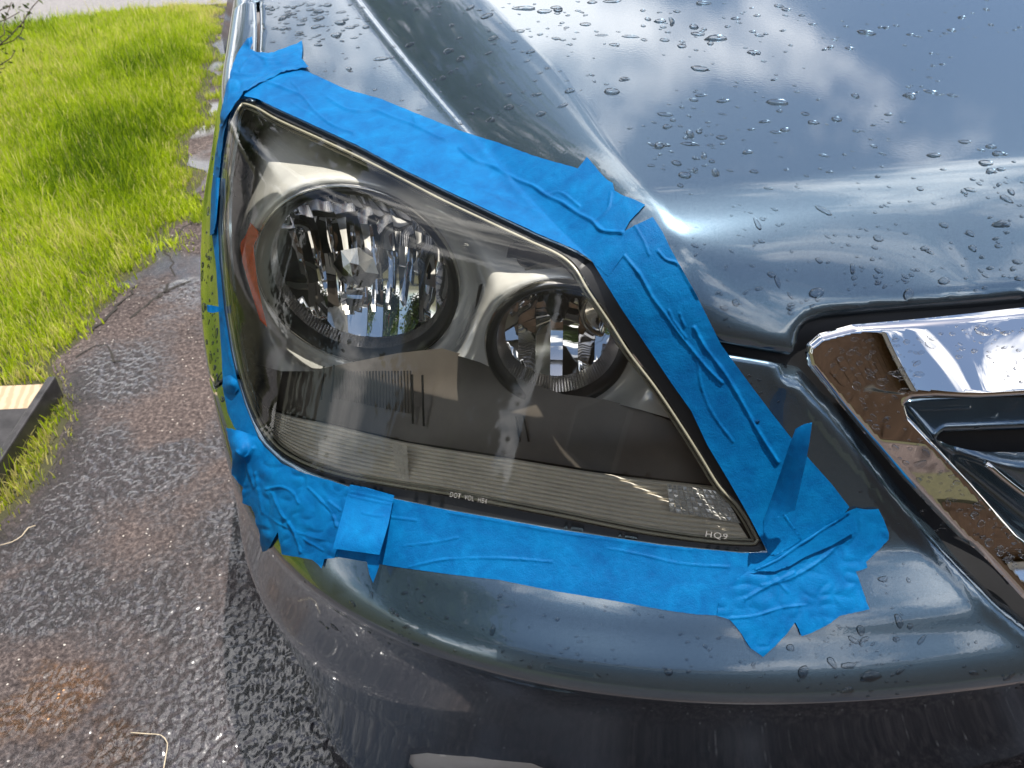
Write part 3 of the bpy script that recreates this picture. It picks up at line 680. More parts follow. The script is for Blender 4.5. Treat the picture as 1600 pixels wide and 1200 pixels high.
# ------------------------------------------------------------------ grille
def build_grille():
    gr = bpy.data.objects.new('grille', None); COL.objects.link(gr); gr.parent = car; c = rc([(1500,640)])[0]; gr.location = Vector(c)-Vector(car.location); gr.empty_display_size = .05
    out = CHROME_OUT+[(1800,1110),(1960,1210)]; inn = [(1960,1150),(1800,1050),(1690,968)]+CHROME_IN+[(1800,588),(1960,584)]
    poly = [(1960,466),(1800,470)]+out+inn
    Lc = resample(poly, 4)
    edge = resample([(1960,466),(1800,470)]+out, 6, False); edgei = resample(inn, 6, False)
    def dsp(v):
        d1 = polydist(v, edge, False); d2 = polydist(v, edgei, False)
        return .036*np.clip((v[:,1]-480)/125, 0, 1)*s01((v[:,0]-1270)/250)+.006*(1-(1-np.clip(d1/9, 0, 1))**2)-.004*(1-np.clip(d2/7, 0, 1))**2-.006-.012*np.clip((v[:,1]-680)/260, 0, 1.5)
    px_panel('chrome_surround', poly, 'chrome', gr, level=0., step=3.6, disp=dsp, jitter=0, rings=(1.5, 4, 8))
    global chrome_dsp; chrome_dsp = dsp
    v, f = tube(rc(catmull(CHROME_IN, 6, False), .003), .0026, 6); mesh('chrome_bead', v, f, 'chrome', gr)
    inner = [(1960,600),(1800,603),(1600,603),(1440,612),(1415,617),(1409,626),(1412,640),(1490,732),(1600,866),(1700,965),(1800,1044),(1960,1140)]
    slot = [(1960,676),(1700,678),(1600,680),(1482,684),(1476,690),(1484,698),(1510,708),(1600,714),(1800,716),(1960,716)]
    def dsp2(v):
        sw = ((v[:,0]-1545)*.62-(v[:,1]-728)*.78); return -.016*np.exp(-((sw+26)/26)**2)*s01((v[:,1]-690)/40)-.012*(1-np.clip(polydist(v, resample(slot, 8))/22, 0, 1))**2-.012*(1-np.clip(polydist(v, resample(inner, 8))/14, 0, 1))**2
    px_panel('grille_panel', inner, 'paint', gr, level=lambda v: -.028+.030*np.clip((v[:,1]-600)/90, 0, 1), step=5, holes=[slot], disp=dsp2)
    px_panel('grille_back', [(1440,660),(1960,655),(1960,800),(1620,800),(1540,780),(1460,715)], 'gloss_black', gr, level=-.055, step=14)
    # slat crossing the opening, chrome lower lip
    def strip(px, lv, r, m, name):
        v, f = tube(rc(catmull(px, 10, False), lv), r, 8); mesh(name, v, f, m, gr)
    strip([(1484,699),(1512,709),(1600,714),(1800,716)], -.012, .0018, 'gloss_black', 'slat_edge')
    strip([(1540,724),(1556,738),(1578,756),(1605,776),(1650,802),(1720,835)], .004, .0030, 'chrome', 'chrome_strip')
NOSE_ONLY[0] = True; build_grille(); NOSE_ONLY[0] = False

def build_fog():
    fo = bpy.data.objects.new('fog_lamp', None); COL.objects.link(fo); fo.parent = car; c = rc([(760,1230)], -.03)[0]; fo.location = Vector(c)-Vector(car.location); fo.empty_display_size = .03
    px_panel('fog_surround', [(625,1172),(740,1176),(850,1188),(915,1220),(890,1275),(800,1300),(715,1292),(650,1250),(628,1205)], 'silver', fo, level=lambda v: -.006-.030*s01(((v[:,1]-1190)/70)), step=8)
    nrm = grad(c[None])[0]; v, f = lathe(c+nrm*.002, nrm, [(-.03,.040),(0,.040),(.004,.037),(.002,.030),(-.012,.018),(-.016,.0004)], 40); mesh('fog_reflector', v, f, 'mirror', fo)
    v, f = lathe(c+nrm*.004, nrm, [(0,.036),(.005,.026),(.007,.012),(.0075,.0003)], 40); mesh('fog_lens', v, f, 'lens', fo)
build_fog()

def build_rest_of_car():
    # cabin, doors, wheels behind the nose
    y0 = 1.80
    def loft(secs, name, m, close=False):
        k = len(secs[0]); V = np.concatenate([np.array(s, float) for s in secs])
        Fc = [(i*k+j, i*k+j+1, (i+1)*k+j+1, (i+1)*k+j) for i in range(len(secs)-1) for j in range(k-1)]
        mesh(name, V, Fc, m, car)
    def sym(half): return half+[(2*XC-x, y, z) for (x, y, z) in half[::-1]]
    loft([sym([(-.235,y,.22),(-.245,y,.6),(-.235,y,.85),(-.17,y,1.02),(-.13,y,1.10)]) for y in (1.92,3.2,4.6,5.1)], 'body_side', 'paint')
    loft([sym([(-.10,1.86,1.13),(.3,1.80,1.17),(.7,1.78,1.18)]), sym([(-.02,2.35,1.42),(.3,2.3,1.46),(.7,2.28,1.47)]), sym([(.10,2.85,1.66),(.3,2.82,1.70),(.7,2.80,1.72)])], 'windshield', 'glass')
    loft([sym([(.08,y,1.64),(.25,y,1.70),(.6,y,1.735)]) for y in (2.82,3.6,4.5,5.05)], 'roof', 'paint')
    for s in (0, 1):
        q = np.array([(-.125,2.0,1.12),(-.13,4.9,1.12),(.075,4.95,1.65),(.075,2.85,1.65)])
        if s: q = mir(q)
        mesh('side_window', q, [(0,1,2,3)], 'glass', car)
        for yc in (1.50, 4.35):
            cx = -.05 if s == 0 else 2*XC+.05; wc = np.array([cx, yc, .33]); sg = -1 if s == 0 else 1
            v, f = lathe(wc, (sg,0,0), [(-.11,.19),(-.11,.31),(-.08,.33),(.05,.33),(.085,.31),(.09,.22)], 48); wh = mesh('tyre', v, f, 'tyre', car)
            v, f = lathe(wc, (sg,0,0), [(.085,.22),(.075,.205),(.05,.19),(.055,.09),(.07,.06),(.075,.0005)], 48); mesh('rim', v, f, 'satin', wh)
build_rest_of_car()

# ------------------------------------------------------------------ masking tape
def ridge(v, lines, step=3):
    h = np.zeros(len(v))
    for pl, hh, wd in lines:
        L = catmull(pl, 4, False); d = polydist(v, L, False)
        d = d+1.2*(vnoise(v, 9, 3)-.5); h = np.maximum(h, .52*hh*np.exp(-(d/(wd*.62))**2)*(.55+.9*vnoise(v, 22, 5)))
    return h
def tape(poly, layer, label, lines=(), lift=0., level=None, step=2.1, smooth=False, rag=0., crumple=0., seed=1):
    P = np.asarray(poly, float)
    if rag:
        P = resample(P, 5); P = P+(np.c_[vnoise(P, 4, seed), vnoise(P, 4, seed+9)]-.5)*rag
    lv0 = .0007+.0006*layer
    def lvf(v):
        b = np.full(len(v), lv0)
        if level is not None: b = b+level(v)
        return b
    def dsp(v):
        h = .0004*(vnoise(v, 30, seed)-.3)+.00018*(vnoise(v, 9, seed+2)-.5)+ridge(v, lines)
        if crumple: h = h+crumple*np.abs(vnoise(v+14*np.c_[vnoise(v, 25, seed+4), vnoise(v, 25, seed+5)], 17, seed+6)-.5)*2
        return np.maximum(h, -.0004)
    o = px_panel('masking_tape', P, 'tape', None, level=lvf, step=step, disp=dsp, base=True, smooth_outline=smooth)
    return tag(o, label, 'tape', 'strips of blue masking tape round the headlight')
def build_tape():
    W = .0026
    # long strip over the lamp
    tape([(381,150),(402,154),(430,168),(500,200),(560,228),(625,262),(690,294),(768,331),(836,363),(903,392),(925,408),(950,432),(975,398),(976,360),(984,346),(1008,320),(992,312),(975,306),(960,298),(957,286),(946,279),(917,245),(903,263),(870,254),(836,244),(779,223),(721,205),(650,177),(597,155),(540,139),(481,112),(446,104),(420,110),(395,128)], 1,
         'long wrinkled blue tape strip along the upper edge of the headlight',
         [([(418,128),(450,140),(472,150),(490,172),(520,196),(552,208)], W, 2.6), ([(455,128),(463,136),(472,150)], .002, 2.2),
          ([(512,153),(540,170),(560,174),(585,172),(610,182),(645,195),(680,212),(700,220)], W, 3), ([(644,178),(650,192),(660,200)], .002, 2.2),
          ([(718,232),(740,250),(775,262),(805,280),(835,292),(850,303),(880,318),(905,335),(925,345),(940,360),(972,364)], .0042, 4), ([(456,160),(480,175),(496,185)], .0012, 2),
          ([(855,305),(872,300),(905,322)], .002, 2.5), ([(930,345),(950,325),(955,300)], .002, 3), ([(700,280),(760,300),(850,335)], .001, 2)], seed=2, rag=.8)
    # slanting strip between lamp and grille
    tape([(908,394),(925,361),(955,372),(985,356),(1020,339),(1035,362),(1047,387),(1060,411),(1089,463),(1127,539),(1165,591),(1207,647),(1233,680),(1267,720),(1300,757),(1327,792),(1300,830),(1250,868),(1204,872),(1197,858),(1170,806),(1139,752),(1105,695),(1080,642),(1048,597),(1010,540),(972,484),(925,408)], 0,
         'blue tape strip slanting down between the headlight and the chrome grille',
         [([(976,400),(1000,430),(1020,465),(1040,492),(1060,520),(1080,545),(1105,575),(1128,598)], .0036, 3.6), ([(990,350),(1005,375),(1014,398)], .0022, 2.6), ([(1028,392),(1040,405),(1058,412),(1075,440),(1090,465)], .0028, 3),
          ([(1045,485),(1052,500),(1072,528)], .0026, 2.8), ([(1085,512),(1100,540),(1130,580),(1160,630),(1185,675),(1215,722)], .0036, 4), ([(1090,565),(1095,600),(1110,640),(1145,690)], .0018, 3), ([(1062,490),(1070,510)], .002, 2.4)], seed=5)
    # sill strip
    tape([(519,752),(546,761),(615,779),(700,797),(780,811),(869,827),(1037,852),(1160,864),(1200,863),(1225,880),(1180,915),(1132,962),(1088,960),(1037,953),(950,937),(869,924),(780,906),(700,897),(620,886),(540,872),(515,868)], 0,
         'long flat blue tape strip stuck on the bumper under the headlight',
         [([(700,801),(780,815),(869,831),(1000,850),(1080,860)], .0009, 2.4), ([(610,808),(650,813)], .0014, 2), ([(630,853),(680,847),(715,840)], .0012, 2), ([(640,886),(690,875),(760,872),(800,873),(862,878)], .0018, 2.2), ([(950,857),(1000,866),(1060,880),(1140,886)], .0014, 2.2)], seed=8, rag=.5)
    # crumpled strip at the lower outer corner
    tape([(354,668),(372,672),(400,680),(418,702),(440,724),(473,738),(517,751),(547,761),(541,800),(530,850),(524,872),(507,873),(503,888),(489,874),(464,870),(440,866),(437,846),(435,831),(427,845),(418,860),(411,862),(404,826),(394,791),(379,786),(380,762),(370,750),(362,742),(364,717),(359,690)], 2,
         'crumpled torn blue tape piece around the lower outer corner of the headlight',
         [([(417,764),(440,761),(455,767),(468,786)], .003, 2.6), ([(482,762),(505,785),(520,803),(527,822)], .0026, 2.5), ([(425,770),(440,800),(460,830),(470,862)], .0026, 2.4), ([(400,740),(405,770),(412,800)], .003, 3), ([(410,800),(450,825),(500,842),(518,846)], .0014, 2), ([(475,842),(506,860)], .0022, 2), ([(515,783),(532,797)], .002, 2), ([(372,705),(385,715),(398,700)], .006, 4), ([(385,715),(392,740),(398,760)], .004, 4)], crumple=.0016, seed=11, rag=1.2,
         level=lambda v: .010*np.exp(-(((v[:,0]-378)/16)**2+((v[:,1]-702)/22)**2))+.006*s01((390-v[:,0])/25))
    # folded tab
    tape([(547,757),(570,761),(616,774),(607,818),(593,867),(557,862),(520,857),(534,806)], 3,
         'short folded blue tape tab lifting off the bumper below the headlight', [([(548,775),(580,782),(612,788)], .0012, 2), ([(566,801),(590,806),(600,806)], .0014, 2), ([(547,768),(580,775),(614,783)], .0012, 2)], seed=14,
         level=lambda v: .004+.022*s01((v[:,1]-770)/90))
    tape([(571,866),(594,866),(592,886),(583,911),(577,897)], 2, 'narrow pointed blue tape tail hanging under the folded tab', seed=15, level=lambda v: .018-.002*s01((v[:,1]-866)/40))
    # outer edge strip
    tape([(360,150),(372,151),(360,168),(352,203),(346,240),(342,280),(340,340),(343,410),(350,480),(360,545),(370,590),(382,630),(394,660),(404,684),(384,684),(366,668),(356,645),(349,611),(348,584),(344,520),(340,457),(337,408),(331,365),(331,330),(332,285),(336,242),(341,215),(348,175),(355,150)], 0,
         'narrow blue tape strip running down the fender along the outer edge of the headlight', [([(350,500),(356,540),(364,580)], .0015, 2), ([(352,200),(346,230),(340,262)], .002, 2)], seed=18, step=2.2)
    tape([(333,276),(344,278),(342,300),(338,345),(334,365),(328,368),(329,330),(330,300)], 1, 'small blue tape scrap bulging on the fender beside the amber marker', seed=21, step=2., level=lambda v: .004*np.sin(np.clip((v[:,0]-328)/16, 0, 1)*math.pi))
    tape([(323,476),(336,478),(348,481),(347,486),(332,489),(324,487)], 1, 'tiny pale blue tape flap sticking out halfway down the fender strip', seed=22, step=2., level=lambda v: .002+.010*s01((345-v[:,0])/22))
    tape([(349,589),(360,586),(370,594),(374,606),(366,616),(354,614),(347,604)], 1, 'small rounded blue tape wad over the fender and bumper seam', seed=23, step=2., level=lambda v: .005*np.exp(-(((v[:,0]-360)/10)**2+((v[:,1]-600)/12)**2)))
    # upper outer cap
    tape([(386,60),(394,57),(395,67),(391,76),(399,81),(420,84),(447,75),(472,64),(473,80),(471,92),(483,106),(462,110),(440,115),(420,124),(405,132),(392,140),(382,147),(371,158),(358,178),(349,196),(344,200),(347,175),(351,150),(357,128),(363,103),(372,82)], 2,
         'crumpled torn blue tape cap wrapped over the upper outer corner of the headlight',
         [([(382,146),(400,132),(420,118),(450,110),(480,106)], .005, 3.5), ([(395,90),(385,98),(375,112)], .003, 3), ([(400,84),(415,93),(440,90),(470,80)], .0028, 2.6), ([(415,100),(445,97),(468,90)], .0024, 2.4), ([(365,115),(390,118),(410,116)], .0018, 2.4), ([(360,130),(356,160)], .0016, 2)], crumple=.0018, seed=26, rag=1.2,
         level=lambda v: .006*np.exp(-(((v[:,0]-389)/8)**2+((v[:,1]-62)/10)**2)))
    # lower inner corner patches
    tape([(1327,797),(1337,793),(1355,796),(1372,795),(1381,812),(1388,832),(1388,843),(1370,862),(1353,878),(1355,887),(1337,893),(1349,925),(1358,952),(1335,957),(1313,962),(1290,978),(1270,988),(1252,994),(1248,983),(1242,972),(1227,993),(1210,1010),(1192,1026),(1173,1013),(1153,983),(1140,968),(1120,962),(1123,940),(1150,905),(1172,890),(1215,868),(1255,843),(1290,820)], 2,
         'wide ragged blue tape patch wrapped over the lower inner corner of the headlight',
         [([(1140,966),(1180,962),(1220,950),(1260,945)], .0022, 2.6), ([(1165,935),(1200,915),(1240,895)], .003, 4), ([(1190,915),(1230,905),(1275,880),(1300,860)], .0024, 4), ([(1230,925),(1215,908)], .0015, 3), ([(1290,870),(1310,850)], .0018, 3)], crumple=.0012, seed=31, rag=1.2)
    tape([(1327,799),(1337,830),(1300,852),(1258,870),(1235,884),(1210,893),(1173,892),(1215,872),(1252,846),(1290,822)], 3,
         'pale folded-back edge of blue tape across the lower corner patch', [([(1180,890),(1215,874),(1255,847),(1325,801)], .003, 3)], seed=33, level=lambda v: .003)
    # standing curl
    ax0 = np.array([1214., 806.]); ax1 = np.array([1256., 668.]); ad = (ax1-ax0)/np.linalg.norm(ax1-ax0); an = np.array([-ad[1], ad[0]])
    def curl(v):
        s = ((v-ax0)@ad)/np.linalg.norm(ax1-ax0); q = ((v-ax0)@an); return .003+.020*np.sqrt(np.clip(1-(q/27)**2, 0, 1))+.012*s01(s)
    tape([(1193,812),(1203,785),(1218,742),(1233,697),(1243,670),(1256,663),(1269,660),(1265,690),(1260,717),(1251,758),(1242,797),(1227,803),(1203,811),(1193,828)], 4,
         'curled blue tape flap standing up at the lower inner corner of the headlight', seed=36, level=curl)
    tape([(1193,812),(1205,808),(1228,804),(1253,843),(1240,852),(1212,868),(1200,866),(1194,840)], 1, 'blue tape layer tucked under the standing curl', [([(1226,806),(1252,842)], .0016, 2)], seed=38)
build_tape()

# ------------------------------------------------------------------ ground
def sheet(name, poly, z, m, kind='structure'):
    P = np.array(poly, float); return tag(mesh(name, np.c_[P, np.full(len(P), z)], [tuple(range(len(P)))], m, smooth=False), kind=kind)
sheet('ground', [(-120,-120),(120,-120),(120,120),(-120,120)], 0, 'soil')
EDGE = [(-.86,-3),(-.84,.6),(-.823,1.337),(-.772,1.441),(-.731,1.559),(-.729,1.727),(-.80,1.88),(-.843,1.975),(-.783,2.229),(-.734,2.498),(-.69,2.772),(-.602,2.971),(-.60,3.25),(-.673,3.664),(-.64,4.1),(-.673,4.635),(-.697,5.612),(-.72,6.55)]
E2 = catmull(EDGE, .04, False); E2 = E2+np.c_[(vnoise(E2, .11, 2)-.5)*.10, np.zeros(len(E2))]
def build_ground():
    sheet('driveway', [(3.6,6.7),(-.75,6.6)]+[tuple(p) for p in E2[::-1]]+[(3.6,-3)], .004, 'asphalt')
    rd = ground([(-300,75),(0,52),(40,45),(180,20),(300,10),(362,4)])[:, :2]
    rd = np.array([(-9,4.6),(-4.0,5.55),(-2.6,5.95),(-1.98,6.16),(-1.48,6.50),(-.97,6.60),(-.5,6.63),(4,6.65),(40,6.6),(40,13.5),(-40,13.5),(-40,3.0)])
    sheet('road', rd, .008, 'road')
    # coarse stones standing out of the worn asphalt close to the camera
    X, Y = np.meshgrid(np.arange(-1.0, .12, .0028), np.arange(.45, 2.45, .0034)); sh_ = X.shape; G = np.c_[X.ravel(), Y.ravel()]+rng.uniform(-.0007, .0007, (X.size, 2))
    z = .0012*s01((vnoise(G, .0085, 31)-.40)/.24)+.0012*s01((vnoise(G, .0125, 32)-.48)/.22)+.0011*(vnoise(G, .0048, 33)-.5)-.001+.004*(vnoise(G, .16, 34)-.5)
    ed = np.minimum.reduce([G[:,0]+1.0, .12-G[:,0], G[:,1]-.45, 2.45-G[:,1]]); xe = np.interp(G[:,1], E2[:,1], E2[:,0]); ed = np.minimum(ed, G[:,0]-xe+.02)
    z = .0060+(z+.0035)*s01(ed/.08)-.004*(ed < 0); w_ = sh_[1]; idx = np.arange((sh_[0]-1)*w_).reshape(-1, w_)[:, :-1].ravel()
    me = bpy.data.meshes.new('asphalt_relief'); V = np.c_[G, z]; fc = np.c_[idx, idx+1, idx+w_+1, idx+w_]
    fc = fc[(ed[fc] > -.01).all(1)]; me.vertices.add(len(V)); me.vertices.foreach_set('co', V.ravel()); me.loops.add(fc.size); me.loops.foreach_set('vertex_index', fc.ravel().astype(np.int32)); me.polygons.add(len(fc))
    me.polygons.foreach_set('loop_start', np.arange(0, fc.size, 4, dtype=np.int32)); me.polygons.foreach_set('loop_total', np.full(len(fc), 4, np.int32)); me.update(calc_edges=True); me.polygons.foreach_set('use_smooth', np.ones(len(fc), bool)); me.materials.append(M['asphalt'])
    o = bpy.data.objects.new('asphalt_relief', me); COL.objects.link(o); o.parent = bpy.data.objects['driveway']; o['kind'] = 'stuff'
    # cracks: dark irregular seams in the asphalt
    for k, pl in enumerate(([(205,500),(245,470),(268,432),(262,395),(240,372)], [(245,470),(300,440)], [(150,520),(200,470),(225,440)], [(265,375),(300,350)], [(120,560),(160,545),(190,570)])):
        g = catmull(ground(pl)[:, :2], .02, False); g = g+(np.c_[vnoise(g, .03, k), vnoise(g, .03, k+4)]-.5)*.03
        wd = .0015+.0045*vnoise(g, .06, k+8); t = np.gradient(g, axis=0); t /= np.linalg.norm(t, axis=1, keepdims=True); n = np.c_[-t[:, 1], t[:, 0]]
        zc = np.where(g[:, 1] < 2.40, .0112, .0052); V = np.r_[np.c_[g+n*wd[:, None], zc], np.c_[g-n*wd[:, None], zc]]; L = len(g)
        o = mesh('crack', V, [(i, i+1, L+i+1, L+i) for i in range(L-1)], 'crack', bpy.data.objects['driveway'])
build_ground()

def blades(name, pts, hgt, wid, m, tint, lean=.55, kind=None, rs=None):
    """one mesh of bent two-segment blades"""
    r = rs or rng; n = len(pts); az_ = r.uniform(0, 2*math.pi, n); ln = r.uniform(.1, 1, n)*lean*hgt; fac = r.uniform(0, 2*math.pi, n)
    d = np.c_[np.cos(az_), np.sin(az_)]*ln[:, None]; s = np.c_[np.cos(fac), np.sin(fac), np.zeros(n)]*(wid*.5)[:, None]
    b = np.c_[pts[:, :2], pts[:, 2] if pts.shape[1] > 2 else np.zeros(n)]; mid = b+np.c_[d*.35, hgt*.58]; tip = b+np.c_[d, hgt*r.uniform(.8, 1.05, n)]
    V = np.stack([b-s, b+s, mid-s*.8, mid+s*.8, tip], 1).reshape(-1, 3); i = np.arange(n)[:, None]*5
    tri = np.concatenate([i+[0,1,3], i+[0,3,2], i+[2,3,4]], 1).reshape(-1, 3)
    me = bpy.data.meshes.new(name); me.vertices.add(len(V)); me.vertices.foreach_set('co', V.ravel()); nt_ = len(tri)
    me.loops.add(nt_*3); me.loops.foreach_set('vertex_index', tri.ravel().astype(np.int32)); me.polygons.add(nt_)
    me.polygons.foreach_set('loop_start', np.arange(0, nt_*3, 3, dtype=np.int32)); me.polygons.foreach_set('loop_total', np.full(nt_, 3, np.int32))
    me.update(calc_edges=True); a = me.attributes.new('tint', 'FLOAT', 'POINT'); a.data.foreach_set('value', np.repeat(tint, 5).astype(np.float32))
    me.materials.append(M[m]); o = bpy.data.objects.new(name, me); COL.objects.link(o); return tag(o, kind=kind) if kind else o
def build_lawn():
    n = 420000; y = .6+6.2*rng.random(n)**1.25; x = -.55-rng.random(n)**1.15*3.6; P = np.c_[x, y]
    lawn = np.r_[[(-5,.3)], E2[(E2[:,1] > .3)], [(-.9,6.62),(-1.48,6.52),(-1.98,6.18),(-2.6,5.97),(-4,5.57),(-5,5.4)]]
    k = inside(P, lawn); edge_d = lambda p: np.abs(p[:,0]-np.interp(p[:,1], E2[:,1], E2[:,0])); d = edge_d(P); k &= (d > .05) | (rng.random(n) < .15)
    fringe = (d < .22)&(P[:,0] > -1.1); k2 = (~inside(P, lawn)) & (d < .16) & (vnoise(P, .10, 4) > .68) & (P[:, 1] > 2.8)
    ramp_ = (np.abs(P[:, 0]+.985-.0*P[:, 1]) < .12) & (P[:, 1] > 1.2) & (P[:, 1] < 1.93)
    P = P[(k | k2) & ~ramp_]; n = len(P)
    patch = vnoise(P, .55, 6); fine = vnoise(P, .12, 7)
    h = (.016+.034*patch+.026*fine)*rng.lognormal(0, .35, n); dd = edge_d(P); h *= .45+.55*s01(dd/.25)
    tint = np.clip(.52-.42*(patch-.5)*1.8+.25*(fine-.5)+rng.normal(0, .22, n)+.10*(dd < .12), 0, 1); dry = rng.random(n) < .05; tint[dry] = .95
    blades('lawn_grass', P, h, rng.uniform(.0022, .0045, n), 'grass', tint, kind='stuff')
    tag(bpy.data.objects['lawn_grass'], 'bright green lawn grass beside the driveway', 'grass')
    # weeds in the cracks
    W_ = []
    for px, r_, k in (((268,385),.035,110),((285,330),.06,300),((120,520),.03,60),((235,395),.03,60),((185,455),.03,50),((262,250),.05,160),((290,190),.05,150)):
        g = ground([px])[0][:2]; W_.append(g+rng.normal(0, r_, (k, 2)))
    W_ = np.concatenate(W_); blades('crack_weeds', W_, rng.uniform(.012, .05, len(W_)), rng.uniform(.003, .006, len(W_)), 'grass', rng.uniform(.4, .8, len(W_)), .9, kind='stuff')
    tag(bpy.data.objects['crack_weeds'], 'small green weeds growing from the cracked driveway edge', 'weeds')
build_lawn()

def build_small_things():
    # board and black ramp on the lawn edge
    a, b = ground([(92,622)])[0], ground([(0,770)])[0]
    rt = empty('car_ramp', (-.95,1.55,0), 'weathered black ramp with a raised rim lying on the lawn edge', 'ramp')
    rz = math.atan2(a[1]-b[1], a[0]-b[0])-math.pi/2; u = np.array([a[0]-b[0], a[1]-b[1]]); u /= np.linalg.norm(u); nrm = np.array([-u[1], u[0]])
    def loc(al, ac, z): p = a[:2]+u*al+nrm*ac; return (p[0], p[1], z)
    v, f = box(loc(-.36,.0,.030), (.020,.74,.070), rz); bevel(mesh('rim', v, f, 'darkboard', rt, smooth=False), .004)
    v, f = box(loc(-.40,.19,.025), (.36,.62,.034), rz); bevel(mesh('deck', v, f, 'darkboard', rt, smooth=False), .004)
    v, f = box(loc(-.27,.20,.0425), (.30,.012,.006), rz); mesh('cleat', v, f, 'darkboard', rt, smooth=False)
    v, f = box(loc(-.035,.16,.016), (.30,.11,.036), rz)
    bevel(tag(mesh('wooden_board', v, f, 'wood', base=True, smooth=False), 'pale wooden board end sticking out from under the black ramp', 'board'), .003)
    # twigs
    for px, lab in (([(0,853),(18,848),(35,838),(45,826),(56,822)], 'thin pale twig lying at the grass edge beside the ramp'), ([(205,1146),(232,1148),(252,1150),(262,1162),(260,1180),(256,1205)], 'thin bent pale straw lying on the asphalt near the puddle')):
        g = catmull(ground(px, .0135), .01, False); g[:, 2] += .004*vnoise(g, .03, 3); v, f = tube(g, .0010, 5, .5+vnoise(g, .02, 5)); tag(mesh('twig', v, f, 'twig', base=True), lab, 'twig')
    # shrub whose branch tips reach into the frame
    sh = empty('shrub', (-2.55,3.7,0), 'bare-branched shrub with small leaves at the upper left edge of the lawn', 'shrub')
    def at(px, t): return CAM+ray([px])[0]*t
    base = np.array([-2.55,3.7,0.]); br = []
    tips = [[(-140,150),(0,70),(25,45),(45,22),(58,0),(62,-20)], [(-140,155),(0,72),(20,64),(35,40),(40,22)], [(-150,120),(0,15),(12,10),(17,4)], [(-150,140),(0,102),(15,90),(24,78)], [(-150,100),(0,32),(30,18)], [(-150,165),(-10,110),(5,105)], [(-160,60),(-20,-10),(20,-30)], [(-120,90),(5,55),(4,40),(16,8)]]
    for k, tp in enumerate(tips):
        t = 3.4+.15*math.sin(k*2.1); P = [base+np.array([random.uniform(-.1,.1), random.uniform(-.1,.1), 0]), base+np.array([.1, .05, .35])]+[at(p, t+.04*i) for i, p in enumerate(tp)]
        P = catmull(P, .05, False); P = P+(np.stack([vnoise(P, .08, k+i) for i in range(3)], 1)-.5)*.02; br.append(P)
    for k in range(12):
        th = random.uniform(0, 2*math.pi); P = catmull([base, base+np.array([.15*math.cos(th), .15*math.sin(th), .4]), base+np.array([.5*math.cos(th), .5*math.sin(th), .75+random.random()*.3])], .05, False)
        if P[-1][0] > -2.45: P[:, 0] = np.minimum(P[:, 0], -2.5)
        br.append(P)
    LV = []; LT = []
    for P in br:
        v, f = tube(P, .006, 5, np.linspace(1.2, .3, len(P))); mesh('branch', v, f, 'bark', sh)
        for i in range(len(P)//2, len(P)):
            for _ in range(2):
                c = P[i]+rng.normal(0, .018, 3); a_ = rng.normal(0, 1, 3); a_ /= np.linalg.norm(a_); b_ = np.cross(a_, rng.normal(0, 1, 3)); b_ /= np.linalg.norm(b_); L = rng.uniform(.010, .022)
                LV.append([c-a_*L, c+b_*L*.4, c+a_*L, c-b_*L*.4]); LT.append(rng.random())
    LV = np.array(LV); o = mesh('leaf_cluster', LV.reshape(-1, 3), [(4*i, 4*i+1, 4*i+2, 4*i+3) for i in range(len(LV))], 'shrubleaf', sh)
    at_ = o.data.attributes.new('tint', 'FLOAT', 'POINT'); at_.data.foreach_set('value', np.repeat(LT, 4).astype(np.float32)); o['kind'] = 'stuff'
build_small_things()

# ------------------------------------------------------------------ surroundings seen in the reflections
def build_tree(loc, H, R, seed, label):
    r = np.random.default_rng(seed); t = empty('tree', loc, label, 'tree', 'trees around the driveway'); b = np.array(loc, float)
    P = b+np.array([[0,0,0],[.1,0,H*.2],[0,.1,H*.45],[.1,.1,H*.8]]); v, f = tube(catmull(P, .5, False), R*.08, 8, np.linspace(1.2, .25, len(catmull(P, .5, False)))); tr = mesh('trunk', v, f, 'bark', t)
    for k in range(6):
        th = r.uniform(0, 6.28); z0 = H*r.uniform(.3, .6); P2 = catmull(np.array([b+[0,0,z0], b+[R*.4*math.cos(th), R*.4*math.sin(th), z0+H*.12], b+[R*.75*math.cos(th), R*.75*math.sin(th), z0+H*.2]]), .4, False)
        v, f = tube(P2, R*.03, 6, np.linspace(1, .3, len(P2))); mesh('limb', v, f, 'bark', tr)
    nc = 46; cl = r.normal(0, 1, (nc, 3)); cl /= np.linalg.norm(cl, axis=1, keepdims=True); cl *= (r.random(nc)**.4)[:, None]*np.array([R, R, H*.36]); cl += b+[0, 0, H*.62]
    cr = r.uniform(.18, .36, nc)*R; k = 170; c = np.repeat(cl, k, 0)+r.normal(0, 1, (nc*k, 3))*np.repeat(cr, k)[:, None]*.6; n = len(c)
    a_ = r.normal(0, 1, (n, 3)); a_ /= np.linalg.norm(a_, axis=1, keepdims=True); b_ = np.cross(a_, r.normal(0, 1, (n, 3))); b_ /= np.linalg.norm(b_, axis=1, keepdims=True); L = (r.uniform(.040, .072, n)*R)[:, None]
    V = np.stack([c-a_*L, c+b_*L*.6, c+a_*L, c-b_*L*.6], 1).reshape(-1, 3); o = mesh('crown', V, [(4*i, 4*i+1, 4*i+2, 4*i+3) for i in range(n)], 'leaf', t)
    at_ = o.data.attributes.new('tint', 'FLOAT', 'POINT'); at_.data.foreach_set('value', np.repeat(r.random(n), 4).astype(np.float32))
